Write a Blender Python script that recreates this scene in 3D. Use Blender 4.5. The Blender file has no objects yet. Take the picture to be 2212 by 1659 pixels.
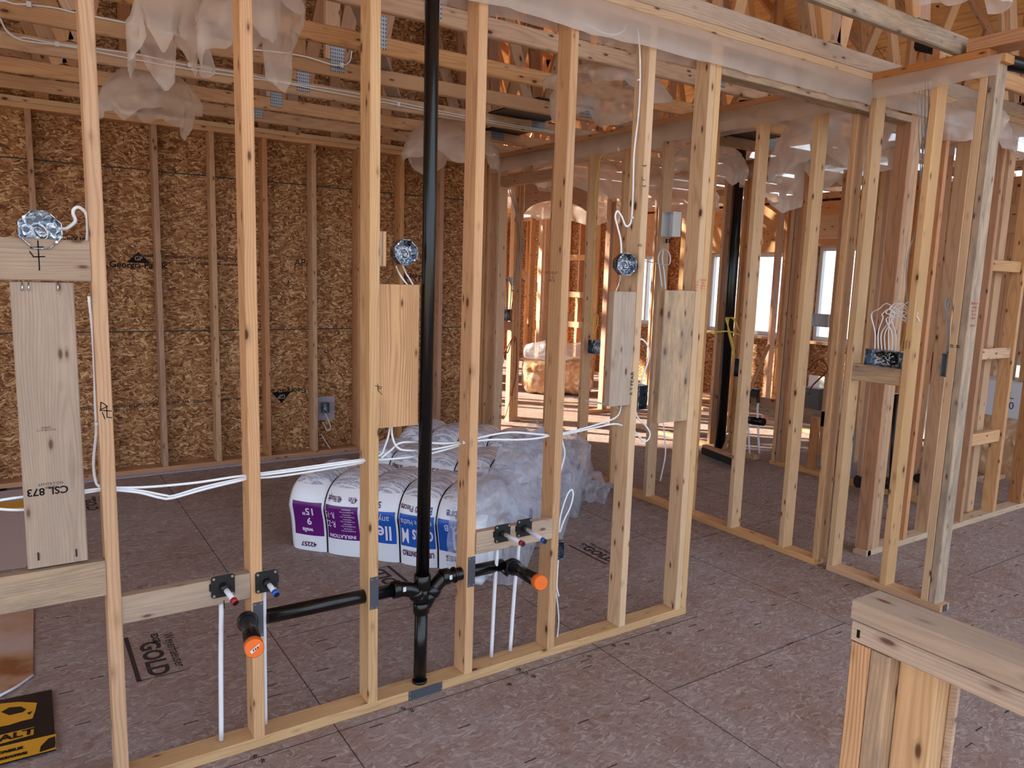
import bpy, bmesh, math, random
from mathutils import Vector, Matrix, noise
random.seed(7)
C = bpy.context.scene
COL = C.collection
W_, H_ = 2212, 1659
F_ = 1620.1; YAW, PIT, ROL = [math.radians(a) for a in (33.702, 8.218, 1.770)]; CAMH = 1.646
_f = Vector((math.sin(YAW)*math.cos(PIT), math.cos(YAW)*math.cos(PIT), -math.sin(PIT)))
_r = Vector((math.cos(YAW), -math.sin(YAW), 0)); _u = _r.cross(_f)
_c, _s = math.cos(ROL), math.sin(ROL)
CR = _c*_r + _s*_u; CU = -_s*_r + _c*_u; CF = _f
CAMP = Vector((0, 0, CAMH))
def at(px, py, ax, val):
    """a measured pixel of the photograph turned into a point on the plane ax = val"""
    d = CR*((px-W_/2)/F_) + CU*((H_/2-py)/F_) + CF
    i = 'xyz'.index(ax)
    return CAMP + d*((val-CAMP[i])/d[i])

# ---------------- camera ----------------
cd = bpy.data.cameras.new('camera'); cam = bpy.data.objects.new('camera', cd); COL.objects.link(cam)
cd.sensor_fit = 'HORIZONTAL'; cd.sensor_width = 36; cd.lens = F_/W_*36; cd.clip_start = 0.02; cd.clip_end = 400
M = Matrix((CR, CU, -CF)).transposed().to_4x4(); M.translation = CAMP
cam.matrix_world = M
C.camera = cam
# ---------------- sky, sun, exposure ----------------
wd = bpy.data.worlds.new('overcast_sky'); C.world = wd; wd.use_nodes = True
nt = wd.node_tree; nt.nodes.clear()
wo = nt.nodes.new('ShaderNodeOutputWorld'); wb = nt.nodes.new('ShaderNodeBackground')
tc = nt.nodes.new('ShaderNodeTexCoord'); sx = nt.nodes.new('ShaderNodeSeparateXYZ'); cr = nt.nodes.new('ShaderNodeValToRGB')
nt.links.new(tc.outputs['Generated'], sx.inputs[0]); nt.links.new(sx.outputs['Z'], cr.inputs[0])
cr.color_ramp.elements[0].position = 0.0; cr.color_ramp.elements[0].color = (0.78, 0.88, 1.0, 1)
cr.color_ramp.elements[1].position = 0.6; cr.color_ramp.elements[1].color = (0.62, 0.80, 1.0, 1)
nt.links.new(cr.outputs[0], wb.inputs[0]); wb.inputs[1].default_value = 2.6
nt.links.new(wb.outputs[0], wo.inputs[0])
sl = bpy.data.lights.new('sun', 'SUN'); sun = bpy.data.objects.new('sun', sl); COL.objects.link(sun)
sl.energy = 22; sl.angle = math.radians(2); sl.color = (1.0, 0.88, 0.70)
sun.rotation_euler = Vector((0.60, -0.70, -0.42)).to_track_quat('-Z', 'Y').to_euler()
C.view_settings.view_transform = 'Standard'; C.view_settings.look = 'None'
C.view_settings.exposure = 0.04; C.view_settings.gamma = 1.0; C.view_settings.use_curve_mapping = False
C.cycles.use_denoising = True; C.cycles.max_bounces = 6; C.cycles.diffuse_bounces = 4; C.cycles.glossy_bounces = 2
C.cycles.transmission_bounces = 4; C.cycles.transparent_max_bounces = 8
C.cycles.use_adaptive_sampling = True; C.cycles.adaptive_threshold = 0.09; C.cycles.adaptive_min_samples = 12
C.cycles.caustics_reflective = False; C.cycles.caustics_refractive = False; C.cycles.sample_clamp_indirect = 6

# ---------------- materials ----------------
def S(c):  # sRGB 0-255 to linear
    return tuple(((x/255)/12.92 if x/255 <= .04045 else ((x/255+.055)/1.055)**2.4) for x in c) + (1,)
class NT:
    def __init__(s, name):
        s.m = bpy.data.materials.new(name); s.m.use_nodes = True; s.t = s.m.node_tree
        s.b = s.t.nodes['Principled BSDF']
    def n(s, ty, **kw):
        nd = s.t.nodes.new(ty)
        for k, v in kw.items():
            if k.startswith('i_'):
                key = k[2:]; key = int(key) if key.isdigit() else key.replace('_', ' ')
                nd.inputs[key].default_value = v
            else: setattr(nd, k, v)
        return nd
    def l(s, a, b): s.t.links.new(a, b)
    def math(s, op, a, b=None, clamp=False):
        nd = s.t.nodes.new('ShaderNodeMath'); nd.operation = op; nd.use_clamp = clamp
        for i, v in enumerate((a, b)):
            if v is None: continue
            if isinstance(v, (int, float)): nd.inputs[i].default_value = v
            else: s.l(v, nd.inputs[i])
        return nd.outputs[0]
    def madd(s, a, b, c):
        o = s.math('MULTIPLY_ADD', a, b); o.node.inputs[2].default_value = c; return o
    def mix(s, fac, a, b, mode='MIX'):
        nd = s.t.nodes.new('ShaderNodeMix'); nd.data_type = 'RGBA'; nd.blend_type = mode
        for i, v in ((0, fac), (6, a), (7, b)):
            if isinstance(v, (int, float, tuple)): nd.inputs[i].default_value = v
            else: s.l(v, nd.inputs[i])
        return nd.outputs[2]
    def ramp(s, fac, stops, interp='LINEAR'):
        nd = s.t.nodes.new('ShaderNodeValToRGB'); r = nd.color_ramp; r.interpolation = interp
        while len(r.elements) < len(stops): r.elements.new(0.5)
        for e, (p, c) in zip(r.elements, stops): e.position = p; e.color = c if len(c) == 4 else tuple(c)+(1,)
        s.l(fac, nd.inputs[0]); return nd.outputs[0]
    def bump(s, h, strength=.3, dist=.002):
        nd = s.n('ShaderNodeBump', i_Strength=strength, i_Distance=dist); s.l(h, nd.inputs['Height']); s.l(nd.outputs[0], s.b.inputs['Normal'])

def plain(name, col, rough=.5, metal=0., spec=.5, alpha=1.):
    t = NT(name); b = t.b; b.inputs['Base Color'].default_value = col; b.inputs['Roughness'].default_value = rough
    b.inputs['Metallic'].default_value = metal; b.inputs['Specular IOR Level'].default_value = spec; b.inputs['Alpha'].default_value = alpha
    return t.m
def lumber(name, light, dark, grey=0.0, knots=1.0, rings=.42):
    """softwood: growth rings cut by the board's faces, fine fibres, knots; grain runs along the object's local X"""
    t = NT(name)
    tc = t.n('ShaderNodeTexCoord'); oi = t.n('ShaderNodeObjectInfo')
    rnd = oi.outputs['Random']
    off = t.n('ShaderNodeCombineXYZ')
    t.l(t.math('MULTIPLY', rnd, 37.0), off.inputs[0])
    t.l(t.math('MULTIPLY', rnd, 0.0), off.inputs[1]); off.inputs[2].default_value = 0.0
    ad = t.n('ShaderNodeVectorMath', operation='ADD'); t.l(tc.outputs['Object'], ad.inputs[0]); t.l(off.outputs[0], ad.inputs[1])
    P = ad.outputs[0]
    sp = t.n('ShaderNodeSeparateXYZ'); t.l(P, sp.inputs[0])
    # slow waviness of the grain along the board
    m1 = t.n('ShaderNodeMapping'); m1.inputs['Scale'].default_value = (1.3, 9, 9); t.l(P, m1.inputs[0])
    n1 = t.n('ShaderNodeTexNoise', i_Scale=1.0, i_Detail=2.0); t.l(m1.outputs[0], n1.inputs[0])
    yy = t.math('ADD', sp.outputs[1], t.math('MULTIPLY', t.math('SUBTRACT', rnd, .5), .12))
    zz = t.math('ADD', sp.outputs[2], t.math('ADD', .035, t.math('MULTIPLY', rnd, .03)))
    r = t.math('SQRT', t.math('ADD', t.math('MULTIPLY', yy, yy), t.math('MULTIPLY', zz, zz)))
    r = t.math('ADD', r, t.math('MULTIPLY', n1.outputs[0], .055))
    ring = t.math('SINE', t.math('MULTIPLY', r, 900.0))
    ring = t.madd(ring, .5, .5)
    ring = t.math('POWER', ring, 2.5)
    # fine fibres
    m2 = t.n('ShaderNodeMapping'); m2.inputs['Scale'].default_value = (6, 260, 260); t.l(P, m2.inputs[0])
    n2 = t.n('ShaderNodeTexNoise', i_Scale=1.0, i_Detail=3.0, i_Roughness=.6); t.l(m2.outputs[0], n2.inputs[0])
    # blotches
    m3 = t.n('ShaderNodeMapping'); m3.inputs['Scale'].default_value = (2.2, 10, 10); t.l(P, m3.inputs[0])
    n3 = t.n('ShaderNodeTexNoise', i_Scale=1.0, i_Detail=3.0); t.l(m3.outputs[0], n3.inputs[0])
    base = t.mix(t.math('MULTIPLY', ring, rings), light, dark)
    base = t.mix(t.ramp(n2.outputs[0], [(.35, (0, 0, 0)), (.75, (.35,)*3)]), base, dark)
    base = t.mix(t.ramp(n3.outputs[0], [(.45, (0, 0, 0)), (.72, (.45,)*3)]), base, tuple(min(1, x*1.18) for x in light[:3])+(1,))
    hs = t.n('ShaderNodeHueSaturation'); t.l(base, hs.inputs['Color'])
    t.l(t.madd(rnd, .30, .84), hs.inputs['Value'])
    rr = t.math('FRACT', t.math('MULTIPLY', rnd, 13.7))
    t.l(t.madd(rr, .30, .72), hs.inputs['Saturation'])
    base = hs.outputs[0]
    # knots
    m4 = t.n('ShaderNodeMapping'); m4.inputs['Scale'].default_value = (5.0, 10.5, 10.5); t.l(P, m4.inputs[0])
    v = t.n('ShaderNodeTexVoronoi', i_Scale=1.0, i_Randomness=1.0); t.l(m4.outputs[0], v.inputs[0])
    sc = t.n('ShaderNodeSeparateColor'); t.l(v.outputs['Color'], sc.inputs[0])
    on = t.math('GREATER_THAN', sc.outputs[0], 1.0-.55*knots)
    k = t.ramp(v.outputs['Distance'], [(0.0, (1,)*3), (.07, (1,)*3), (.10, (.35,)*3), (.17, (.12,)*3), (.26, (0,)*3)])
    k = t.math('MULTIPLY', k, on)
    base = t.mix(k, base, S((88, 50, 28)))
    m6 = t.n('ShaderNodeMapping'); m6.inputs['Scale'].default_value = (11.0, 30, 30); m6.inputs['Location'].default_value = (3.1, 1.7, 2.2); t.l(P, m6.inputs[0])
    v6 = t.n('ShaderNodeTexVoronoi', i_Scale=1.0, i_Randomness=1.0); t.l(m6.outputs[0], v6.inputs[0])
    s6 = t.n('ShaderNodeSeparateColor'); t.l(v6.outputs['Color'], s6.inputs[0])
    k6 = t.math('MULTIPLY', t.ramp(v6.outputs['Distance'], [(0.0, (1,)*3), (.12, (.9,)*3), (.20, (.25,)*3), (.34, (0,)*3)]), t.math('GREATER_THAN', s6.outputs[0], .72))
    base = t.mix(k6, base, S((84, 46, 26)))
    if grey:
        m5 = t.n('ShaderNodeMapping'); m5.inputs['Scale'].default_value = (5, 25, 25); t.l(P, m5.inputs[0])
        n5 = t.n('ShaderNodeTexNoise', i_Scale=1.0, i_Detail=6.0, i_Roughness=.7); t.l(m5.outputs[0], n5.inputs[0])
        base = t.mix(t.ramp(n5.outputs[0], [(.40, (0,)*3), (.62, (grey,)*3)]), base, S((112, 104, 98)))
    t.l(base, t.b.inputs['Base Color']); t.b.inputs['Roughness'].default_value = .62; t.b.inputs['Specular IOR Level'].default_value = .3
    t.bump(t.math('ADD', n2.outputs[0], t.math('MULTIPLY', ring, .5)), .25, .0008)
    return t.m
LUM = lumber('spruce_lumber', S((202, 154, 104)), S((156, 102, 60)))
LUMT = lumber('flat_sawn_pine', S((196, 154, 112)), S((128, 82, 50)), rings=.8)
LUMW = lumber('pale_spruce_lumber', S((204, 166, 122)), S((162, 118, 78)))
LUMR = lumber('reddish_pine_lumber', S((188, 130, 80)), S((136, 80, 42)))
LUMG = lumber('weathered_lumber', S((186, 154, 118)), S((138, 106, 78)), grey=.6)
LUMB = lumber('bleached_board', S((180, 154, 130)), S((138, 110, 88)), grey=.22)
def osb(name, cols, stamp=0, dull=0., axis='xz', scale=1., knots=None):
    t = NT(name); tc = t.n('ShaderNodeTexCoord')
    P = tc.outputs['Object']
    if axis == 'xz':
        q = t.n('ShaderNodeSeparateXYZ'); t.l(P, q.inputs[0]); w = t.n('ShaderNodeCombineXYZ')
        t.l(q.outputs[0], w.inputs[0]); t.l(q.outputs[2], w.inputs[1]); P = w.outputs[0]
    elif axis == 'yz':
        q = t.n('ShaderNodeSeparateXYZ'); t.l(P, q.inputs[0]); w = t.n('ShaderNodeCombineXYZ')
        t.l(q.outputs[1], w.inputs[0]); t.l(q.outputs[2], w.inputs[1]); P = w.outputs[0]
    wn = t.n('ShaderNodeTexNoise', i_Scale=11.0, i_Detail=4.0); t.l(P, wn.inputs[0])
    wp = t.n('ShaderNodeVectorMath', operation='SCALE'); wp.inputs['Scale'].default_value = .085; t.l(wn.outputs['Color'], wp.inputs[0])
    pa = t.n('ShaderNodeVectorMath', operation='ADD'); t.l(P, pa.inputs[0]); t.l(wp.outputs[0], pa.inputs[1]); P2 = pa.outputs[0]
    res = None; hgt = None
    for i, (ang, sc) in enumerate(((6, (11, 50, 1)), (-24, (14, 66, 1)), (30, (15, 60, 1)), (68, (26, 60, 1)), (-10, (20, 110, 1)))):
        mp = t.n('ShaderNodeMapping'); mp.inputs['Rotation'].default_value = (0, 0, math.radians(ang)); mp.inputs['Location'].default_value = (i*3.3, i*1.7, 0)
        t.l(P2, mp.inputs[0])
        ms = t.n('ShaderNodeVectorMath', operation='MULTIPLY'); ms.inputs[1].default_value = tuple(x*scale for x in sc); t.l(mp.outputs[0], ms.inputs[0])
        v = t.n('ShaderNodeTexVoronoi', i_Scale=1.0); t.l(ms.outputs[0], v.inputs[0])
        sep = t.n('ShaderNodeSeparateColor'); t.l(v.outputs['Color'], sep.inputs[0])
        c = t.ramp(sep.outputs[0], [(j/(len(cols)-1), cc) for j, cc in enumerate(cols)])
        if res is None: res, hgt = c, sep.outputs[1]
        else:
            m = t.math('GREATER_THAN', sep.outputs[1], .60)
            res = t.mix(m, res, c); hm = t.n('ShaderNodeMix'); t.l(m, hm.inputs[0]); t.l(hgt, hm.inputs[2]); t.l(sep.outputs[1], hm.inputs[3]); hgt = hm.outputs[0]
    fb = t.n('ShaderNodeTexNoise', i_Scale=170.0, i_Detail=3.0); t.l(P, fb.inputs[0])
    res = t.mix(t.ramp(fb.outputs[0], [(.3, (.16,)*3), (.6, (0,)*3)]), res, cols[0])
    if dull:
        bn = t.n('ShaderNodeTexNoise', i_Scale=1.1, i_Detail=4.0); t.l(P, bn.inputs[0])
        res = t.mix(dull, res, t.ramp(bn.outputs[0], [(.35, S((134, 106, 94))), (.65, S((154, 140, 138)))]))
    return t, res, hgt, P
def fin(t, res, hgt, rough=.75, bs=.5, bd=.002, spec=.25):
    t.l(res, t.b.inputs['Base Color']); t.b.inputs['Roughness'].default_value = rough; t.b.inputs['Specular IOR Level'].default_value = spec
    t.bump(hgt, bs, bd); return t.m
oc = [S((92, 56, 34)), S((138, 90, 56)), S((160, 112, 74)), S((182, 136, 94)), S((222, 188, 142))]
_t, _r2, _h, _P = osb('osb_wall_sheathing', oc, scale=1.3)
OSBW = fin(_t, _r2, _h)
_t, _r2, _h, _P = osb('osb_wall_sheathing_side', oc, axis='yz')
OSBY = fin(_t, _r2, _h)
_t, _r2, _h, _P = osb('osb_edge', oc, axis='xy'); OSBE = fin(_t, _r2, _h)
# floor: weathered panels with tongue-and-groove joints, printed nail dashes, sawdust specks
fc = [S((114, 92, 84)), S((138, 118, 110)), S((148, 130, 124)), S((156, 140, 134)), S((190, 178, 172))]
t, res, hgt, P = osb('osb_subfloor', fc, dull=.45, axis='xy', scale=1.5)
sp = t.n('ShaderNodeSeparateXYZ'); t.l(P, sp.inputs[0])
def line_mask(t, coord, period, phase, width):
    a = t.math('FRACT', t.math('DIVIDE', t.math('SUBTRACT', coord, phase), period))
    b = t.math('ABSOLUTE', t.math('SUBTRACT', a, .5))
    return t.math('GREATER_THAN', b, .5-width/period/2)
wz = t.n('ShaderNodeTexNoise', i_Scale=40.0, i_Detail=2.0); t.l(P, wz.inputs[0])
jx = t.math('ADD', sp.outputs[0], t.math('MULTIPLY', wz.outputs[0], .004)); jy = t.math('ADD', sp.outputs[1], t.math('MULTIPLY', wz.outputs[0], .004))
mA = line_mask(t, jx, 1.22, 0.90, .005)
row = t.math('FRACT', t.math('DIVIDE', t.math('SUBTRACT', sp.outputs[0], .90), 2.44)); row = t.math('GREATER_THAN', row, .5)
yoff = t.math('ADD', jy, t.math('MULTIPLY', row, 1.22))
mB = line_mask(t, yoff, 2.44, 1.985+1.22, .005)
seam = t.math('MAXIMUM', mA, mB)
pn = t.n('ShaderNodeTexNoise', i_Scale=6.0, i_Detail=5.0); t.l(P, pn.inputs[0])
res = t.mix(t.ramp(pn.outputs[0], [(.50, (0,)*3), (.70, (.28,)*3)]), res, S((128, 86, 64)))
res = t.mix(t.math('MULTIPLY', seam, .8), res, S((38, 28, 26)))
# printed dashes
cx = t.math('DIVIDE', sp.outputs[0], .305); cy = t.math('DIVIDE', sp.outputs[1], .145)
fl = t.n('ShaderNodeCombineXYZ'); t.l(t.math('FLOOR', cx), fl.inputs[0]); t.l(t.math('FLOOR', cy), fl.inputs[1])
wh = t.n('ShaderNodeTexWhiteNoise', noise_dimensions='2D'); t.l(fl.outputs[0], wh.inputs['Vector'])
ws = t.n('ShaderNodeSeparateColor'); t.l(wh.outputs['Color'], ws.inputs[0])
dx = t.math('ABSOLUTE', t.math('SUBTRACT', t.math('FRACT', cx), t.madd(ws.outputs[0], .5, .25)))
dy = t.math('ABSOLUTE', t.math('SUBTRACT', t.math('FRACT', cy), ws.outputs[1]))
dash = t.math('MULTIPLY', t.math('LESS_THAN', dx, .085), t.math('LESS_THAN', dy, .022))
dash = t.math('MULTIPLY', dash, t.math('GREATER_THAN', ws.outputs[2], .50))
res = t.mix(t.math('MULTIPLY', dash, .85), res, S((36, 28, 30)))
# sawdust
sd = t.n('ShaderNodeTexVoronoi', i_Scale=58.0, i_Randomness=1.0); t.l(P, sd.inputs[0])
sds = t.n('ShaderNodeSeparateColor'); t.l(sd.outputs['Color'], sds.inputs[0])
sn = t.n('ShaderNodeTexNoise', i_Scale=1.6, i_Detail=2.0); t.l(P, sn.inputs[0])
sm = t.math('MULTIPLY', t.math('LESS_THAN', sd.outputs['Distance'], .13), t.math('GREATER_THAN', t.math('ADD', sds.outputs[0], t.math('MULTIPLY', sn.outputs[0], .5)), 1.16))
res = t.mix(t.math('MULTIPLY', sm, .8), res, S((214, 188, 150)))
hb = t.math('SUBTRACT', hgt, seam)
FLOOR = fin(t, res, hb, rough=.88, bs=.3, bd=.0012, spec=.12)
# roof boards: panels seen from inside the attic
t = NT('roof_sheathing'); tc = t.n('ShaderNodeTexCoord'); P = tc.outputs['Object']
sp = t.n('ShaderNodeSeparateXYZ'); t.l(P, sp.inputs[0])
m = t.n('ShaderNodeMapping'); m.inputs['Scale'].default_value = (9, .9, 9); t.l(P, m.inputs[0])
n = t.n('ShaderNodeTexNoise', i_Scale=3.0, i_Detail=6.0, i_Roughness=.6); t.l(m.outputs[0], n.inputs[0])
res = t.ramp(n.outputs[0], [(.3, S((206, 150, 92))), (.55, S((232, 184, 124))), (.75, S((240, 200, 146)))])
kv = t.n('ShaderNodeTexVoronoi', i_Scale=4.5); t.l(P, kv.inputs[0])
res = t.mix(t.ramp(kv.outputs['Distance'], [(.05, (1,)*3), (.10, (0,)*3)]), res, S((110, 62, 30)))
sx_ = line_mask(t, sp.outputs[0], 1.09, .3, .008); sy_ = line_mask(t, sp.outputs[1], 2.44, 0.1, .008)
res = t.mix(t.math('MULTIPLY', t.math('MAXIMUM', sx_, sy_), .7), res, S((70, 44, 26)))
ROOF = fin(t, res, n.outputs[0], rough=.7, bs=.2)

BLACK = plain('black_abs_plastic', S((9, 9, 12)), .25, spec=.45)
BLACKM = plain('matt_black_plastic', S((20, 20, 23)), .45)
PEX = plain('white_pex_tube', S((226, 228, 236)), .35)
PEXD = plain('milky_pex_stub', S((206, 206, 216)), .4)
ORANGE = plain('orange_test_cap', S((226, 104, 26)), .4)
RED = plain('red_end_cap', S((160, 30, 34)), .4); BLUE = plain('blue_end_cap', S((30, 92, 190)), .4)
WIRE = plain('white_cable_jacket', S((226, 230, 236)), .42)
YWIRE = plain('yellow_cable_jacket', S((206, 186, 74)), .45)
GWIRE = plain('grey_cable_jacket', S((158, 158, 164)), .45); RWIRE = plain('red_brown_cable_jacket', S((136, 62, 36)), .45)
STEEL = plain('galvanised_steel', S((128, 136, 148)), .28, metal=.95)
def steel():
    t = NT('galvanised_sheet'); tc = t.n('ShaderNodeTexCoord'); b = t.b
    n = t.n('ShaderNodeTexNoise', i_Scale=45.0, i_Detail=3.0, i_Distortion=1.5); t.l(tc.outputs['Object'], n.inputs[0])
    t.l(t.ramp(n.outputs[0], [(.35, S((60, 66, 76))), (.5, S((120, 130, 146))), (.62, S((190, 200, 214)))]), b.inputs['Base Color'])  # patchy reflections put into the colour as dark and light blotches
    b.inputs['Metallic'].default_value = .9; b.inputs['Roughness'].default_value = .22; t.bump(n.outputs[0], .7, .006); return t.m
STEEL = steel()
STEELD = plain('dull_galvanised_plate', S((92, 96, 106)), .45, metal=.6)
NAILM = plain('bright_nail', S((200, 204, 210)), .3, metal=.9)
INK = plain('black_ink', S((26, 22, 24)), .8, spec=.1)
INKF = plain('faded_ink', S((62, 50, 48)), .85, spec=.1)
REDINK = plain('red_marker', S((188, 74, 60)), .8, spec=.1)
WHITE = plain('white_plastic', S((214, 218, 224)), .4)
GREYB = plain('grey_painted_steel', S((118, 118, 124)), .5, metal=.2)
PURPLE = plain('purple_print', S((92, 14, 108)), .35); BLUEP = plain('blue_print', S((24, 84, 178)), .35)
NAVYP = plain('navy_print', S((36, 56, 132)), .4); PURTXT = plain('dark_purple_print', S((84, 24, 74)), .4)
WHITEP = plain('white_print', S((222, 218, 236)), .4)
STRAP = plain('black_strap', S((14, 13, 15)), .5)
YELLOWB = plain('yellow_carton_print', S((206, 148, 36)), .6); CARTON = plain('black_carton', S((24, 22, 24)), .45)
PAPER = plain('dusty_paper', S((176, 156, 150)), .7)
GASKET = plain('white_foam_gasket', S((176, 168, 182)), .7)
BRISTLE = plain('black_bristles', S((12, 12, 13)), .8)
COPPER = plain('copper_pipe', S((150, 84, 54)), .35, metal=.8)
DRYWALL = plain('white_wall_board', S((232, 236, 240)), .8)
def poly(name, alpha, col, rough, crinkle, trans=.35):
    t = NT(name); b = t.b; tc = t.n('ShaderNodeTexCoord')
    b.inputs['Base Color'].default_value = col; b.inputs['Roughness'].default_value = rough
    b.inputs['Specular IOR Level'].default_value = .8
    b.inputs['Transmission Weight'].default_value = 0
    n = t.n('ShaderNodeTexNoise', i_Scale=crinkle, i_Detail=5.0, i_Distortion=1.2); t.l(tc.outputs['Object'], n.inputs[0])
    n2 = t.n('ShaderNodeTexVoronoi', feature='F2', i_Scale=crinkle*.8); t.l(tc.outputs['Object'], n2.inputs[0])
    h = t.math('ADD', n.outputs[0], n2.outputs['Distance'])
    t.bump(h, 1.0, .016)
    nb = t.b.inputs['Normal'].links[0].from_socket
    tl = t.n('ShaderNodeBsdfTranslucent'); tl.inputs[0].default_value = col
    mx = t.n('ShaderNodeMixShader', i_0=trans); t.l(b.outputs[0], mx.inputs[1]); t.l(tl.outputs[0], mx.inputs[2])
    tr = t.n('ShaderNodeBsdfTransparent'); tr.inputs[0].default_value = (.97, .97, .97, 1)
    m2 = t.n('ShaderNodeMixShader'); al = t.ramp(n.outputs[0], [(.3, (alpha*.8,)*3), (.7, (min(1, alpha*1.25),)*3)])
    t.l(al, m2.inputs[0]); t.l(tr.outputs[0], m2.inputs[1]); t.l(mx.outputs[0], m2.inputs[2])
    out = t.t.nodes['Material Output']; t.l(m2.outputs[0], out.inputs[0])
    return t.m
POLY = poly('milky_polyethylene', .50, S((232, 222, 216)), .25, 3.0)
POLYD = poly('milky_polyethylene_strip', .58, S((216, 204, 196)), .3, 1.5)
CLEAR = poly('clear_shrink_film', .36, S((228, 234, 250)), .08, 16.0, .35)
BAGT = None
def bagmat():
    t = NT('white_printed_bag_film'); tc = t.n('ShaderNodeTexCoord'); P = tc.outputs['Object']
    sp = t.n('ShaderNodeSeparateXYZ'); t.l(P, sp.inputs[0])
    m = t.n('ShaderNodeMapping'); m.inputs['Scale'].default_value = (4, 14, 3); t.l(P, m.inputs[0])
    n = t.n('ShaderNodeTexNoise', i_Scale=3.0, i_Detail=7.0, i_Roughness=.62, i_Distortion=.8); t.l(m.outputs[0], n.inputs[0])
    top = t.math('GREATER_THAN', sp.outputs[2], .405)
    # crumpled seam on the top of the bag: stray print showing between folds
    m2 = t.n('ShaderNodeMapping'); m2.inputs['Scale'].default_value = (3.2, 22, 1); t.l(P, m2.inputs[0])
    n2 = t.n('ShaderNodeTexNoise', i_Scale=2.4, i_Detail=5.0, i_Roughness=.7); t.l(m2.outputs[0], n2.inputs[0])
    pr = t.ramp(n2.outputs[0], [(.50, (0,)*3), (.54, (.85,)*3), (.59, (.1,)*3), (.64, (.8,)*3), (.70, (.2,)*3)])
    base = t.mix(t.math('MULTIPLY', pr, top), S((226, 228, 238)), S((60, 76, 140)))
    base = t.mix(t.math('MULTIPLY', t.ramp(n.outputs[0], [(.52, (0,)*3), (.6, (.35,)*3)]), top), base, S((150, 132, 140)))
    t.l(base, t.b.inputs['Base Color']); t.b.inputs['Roughness'].default_value = .25
    h = t.math('MULTIPLY', n.outputs[0], t.madd(top, .9, .12))
    t.bump(h, .45, .010)
    return t.m
BAG = bagmat()
def tan_bag():
    t = NT('brown_batts_in_film'); tc = t.n('ShaderNodeTexCoord')
    n = t.n('ShaderNodeTexNoise', i_Scale=9.0, i_Detail=5.0, i_Distortion=1.0); t.l(tc.outputs['Object'], n.inputs[0])
    t.l(t.ramp(n.outputs[0], [(.3, S((176, 132, 92))), (.55, S((210, 172, 132))), (.66, S((236, 218, 204)))]), t.b.inputs['Base Color'])
    t.b.inputs['Roughness'].default_value = .3; t.bump(n.outputs[0], .8, .02); return t.m
TANB = tan_bag()
def trussplate():
    t = NT('punched_truss_plate'); tc = t.n('ShaderNodeTexCoord'); sp = t.n('ShaderNodeSeparateXYZ'); t.l(tc.outputs['Object'], sp.inputs[0])
    a = line_mask(t, sp.outputs[0], .013, 0, .005); b = line_mask(t, sp.outputs[2], .02, 0, .011)
    m = t.math('MULTIPLY', a, b)
    t.l(t.mix(m, S((150, 152, 158)), S((50, 48, 50))), t.b.inputs['Base Color']); t.b.inputs['Metallic'].default_value = .5; t.b.inputs['Roughness'].default_value = .45
    return t.m
TPLATE = trussplate()

# ---------------- builders ----------------
def tag(o, label=None, cat=None, group=None, kind=None):
    if label: o['label'] = label
    if cat: o['category'] = cat
    if group: o['group'] = group
    if kind: o['kind'] = kind
    return o
def link(name, me, mat, parent=None):
    if mat is not None:
        for m in (mat if isinstance(mat, (list, tuple)) else [mat]): me.materials.append(m)
    o = bpy.data.objects.new(name, me); COL.objects.link(o)
    if parent: o.parent = parent; o.matrix_parent_inverse = parent.matrix_world.inverted()
    return o
def empty(name, loc=(0, 0, 0)):
    o = bpy.data.objects.new(name, None); COL.objects.link(o); o.location = loc; o.empty_display_size = .05
    o.matrix_world = Matrix.Translation(loc)
    return o
def pyd(name, vs, fs, mat, parent=None, smooth=False, mw=None):
    me = bpy.data.meshes.new(name); me.from_pydata([tuple(v) for v in vs], [], fs); me.update()
    if smooth: me.polygons.foreach_set('use_smooth', [True]*len(me.polygons))
    o = link(name, me, mat)
    if mw is not None: o.matrix_world = mw
    if parent:
        o.parent = parent; o.matrix_parent_inverse = parent.matrix_world.inverted()
    return o
def bar(name, a, b, side, w, t, mat=None, parent=None, ch=.003, cutA=0, cutB=0):
    """a length of lumber from a to b; w is its size along `side`, t across. Local X = the grain.
    cutA / cutB slant the ends (metres of shift along the length per metre of width)."""
    a = Vector(a); b = Vector(b); X = (b-a); L = X.length; X.normalize()
    Y = Vector(side); Y = (Y-X*Y.dot(X)).normalized(); Z = X.cross(Y)
    c = min(ch, w*.2, t*.2); hw, ht = w/2, t/2
    prof = [(-hw+c, -ht), (hw-c, -ht), (hw, -ht+c), (hw, ht-c), (hw-c, ht), (-hw+c, ht), (-hw, ht-c), (-hw, -ht+c)]
    vs = []
    for e, (sx_, cut) in enumerate(((-L/2, cutA), (L/2, cutB))):
        for (y, z) in prof: vs.append((sx_+cut*y, y, z))
    fs = [(i, (i+1) % 8, 8+(i+1) % 8, 8+i) for i in range(8)] + [tuple(range(7, -1, -1)), tuple(range(8, 16))]
    mw = Matrix((X, Y, Z)).transposed().to_4x4(); mw.translation = (a+b)/2
    return pyd(name, vs, [f[::-1] for f in fs] if False else fs, mat or LUM, parent, False, mw)
def lum(name, xr, yr, zr, mat=None, parent=None, ch=.003):
    s = [xr[1]-xr[0], yr[1]-yr[0], zr[1]-zr[0]]; i = s.index(max(s)); mid = [(r[0]+r[1])/2 for r in (xr, yr, zr)]
    a = list(mid); b = list(mid); a[i] -= s[i]/2; b[i] += s[i]/2
    j, k = [q for q in (0, 1, 2) if q != i]
    if s[j] < s[k]: j, k = k, j
    side = [0, 0, 0]; side[j] = 1
    return bar(name, a, b, side, s[j], s[k], mat, parent, ch)
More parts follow.
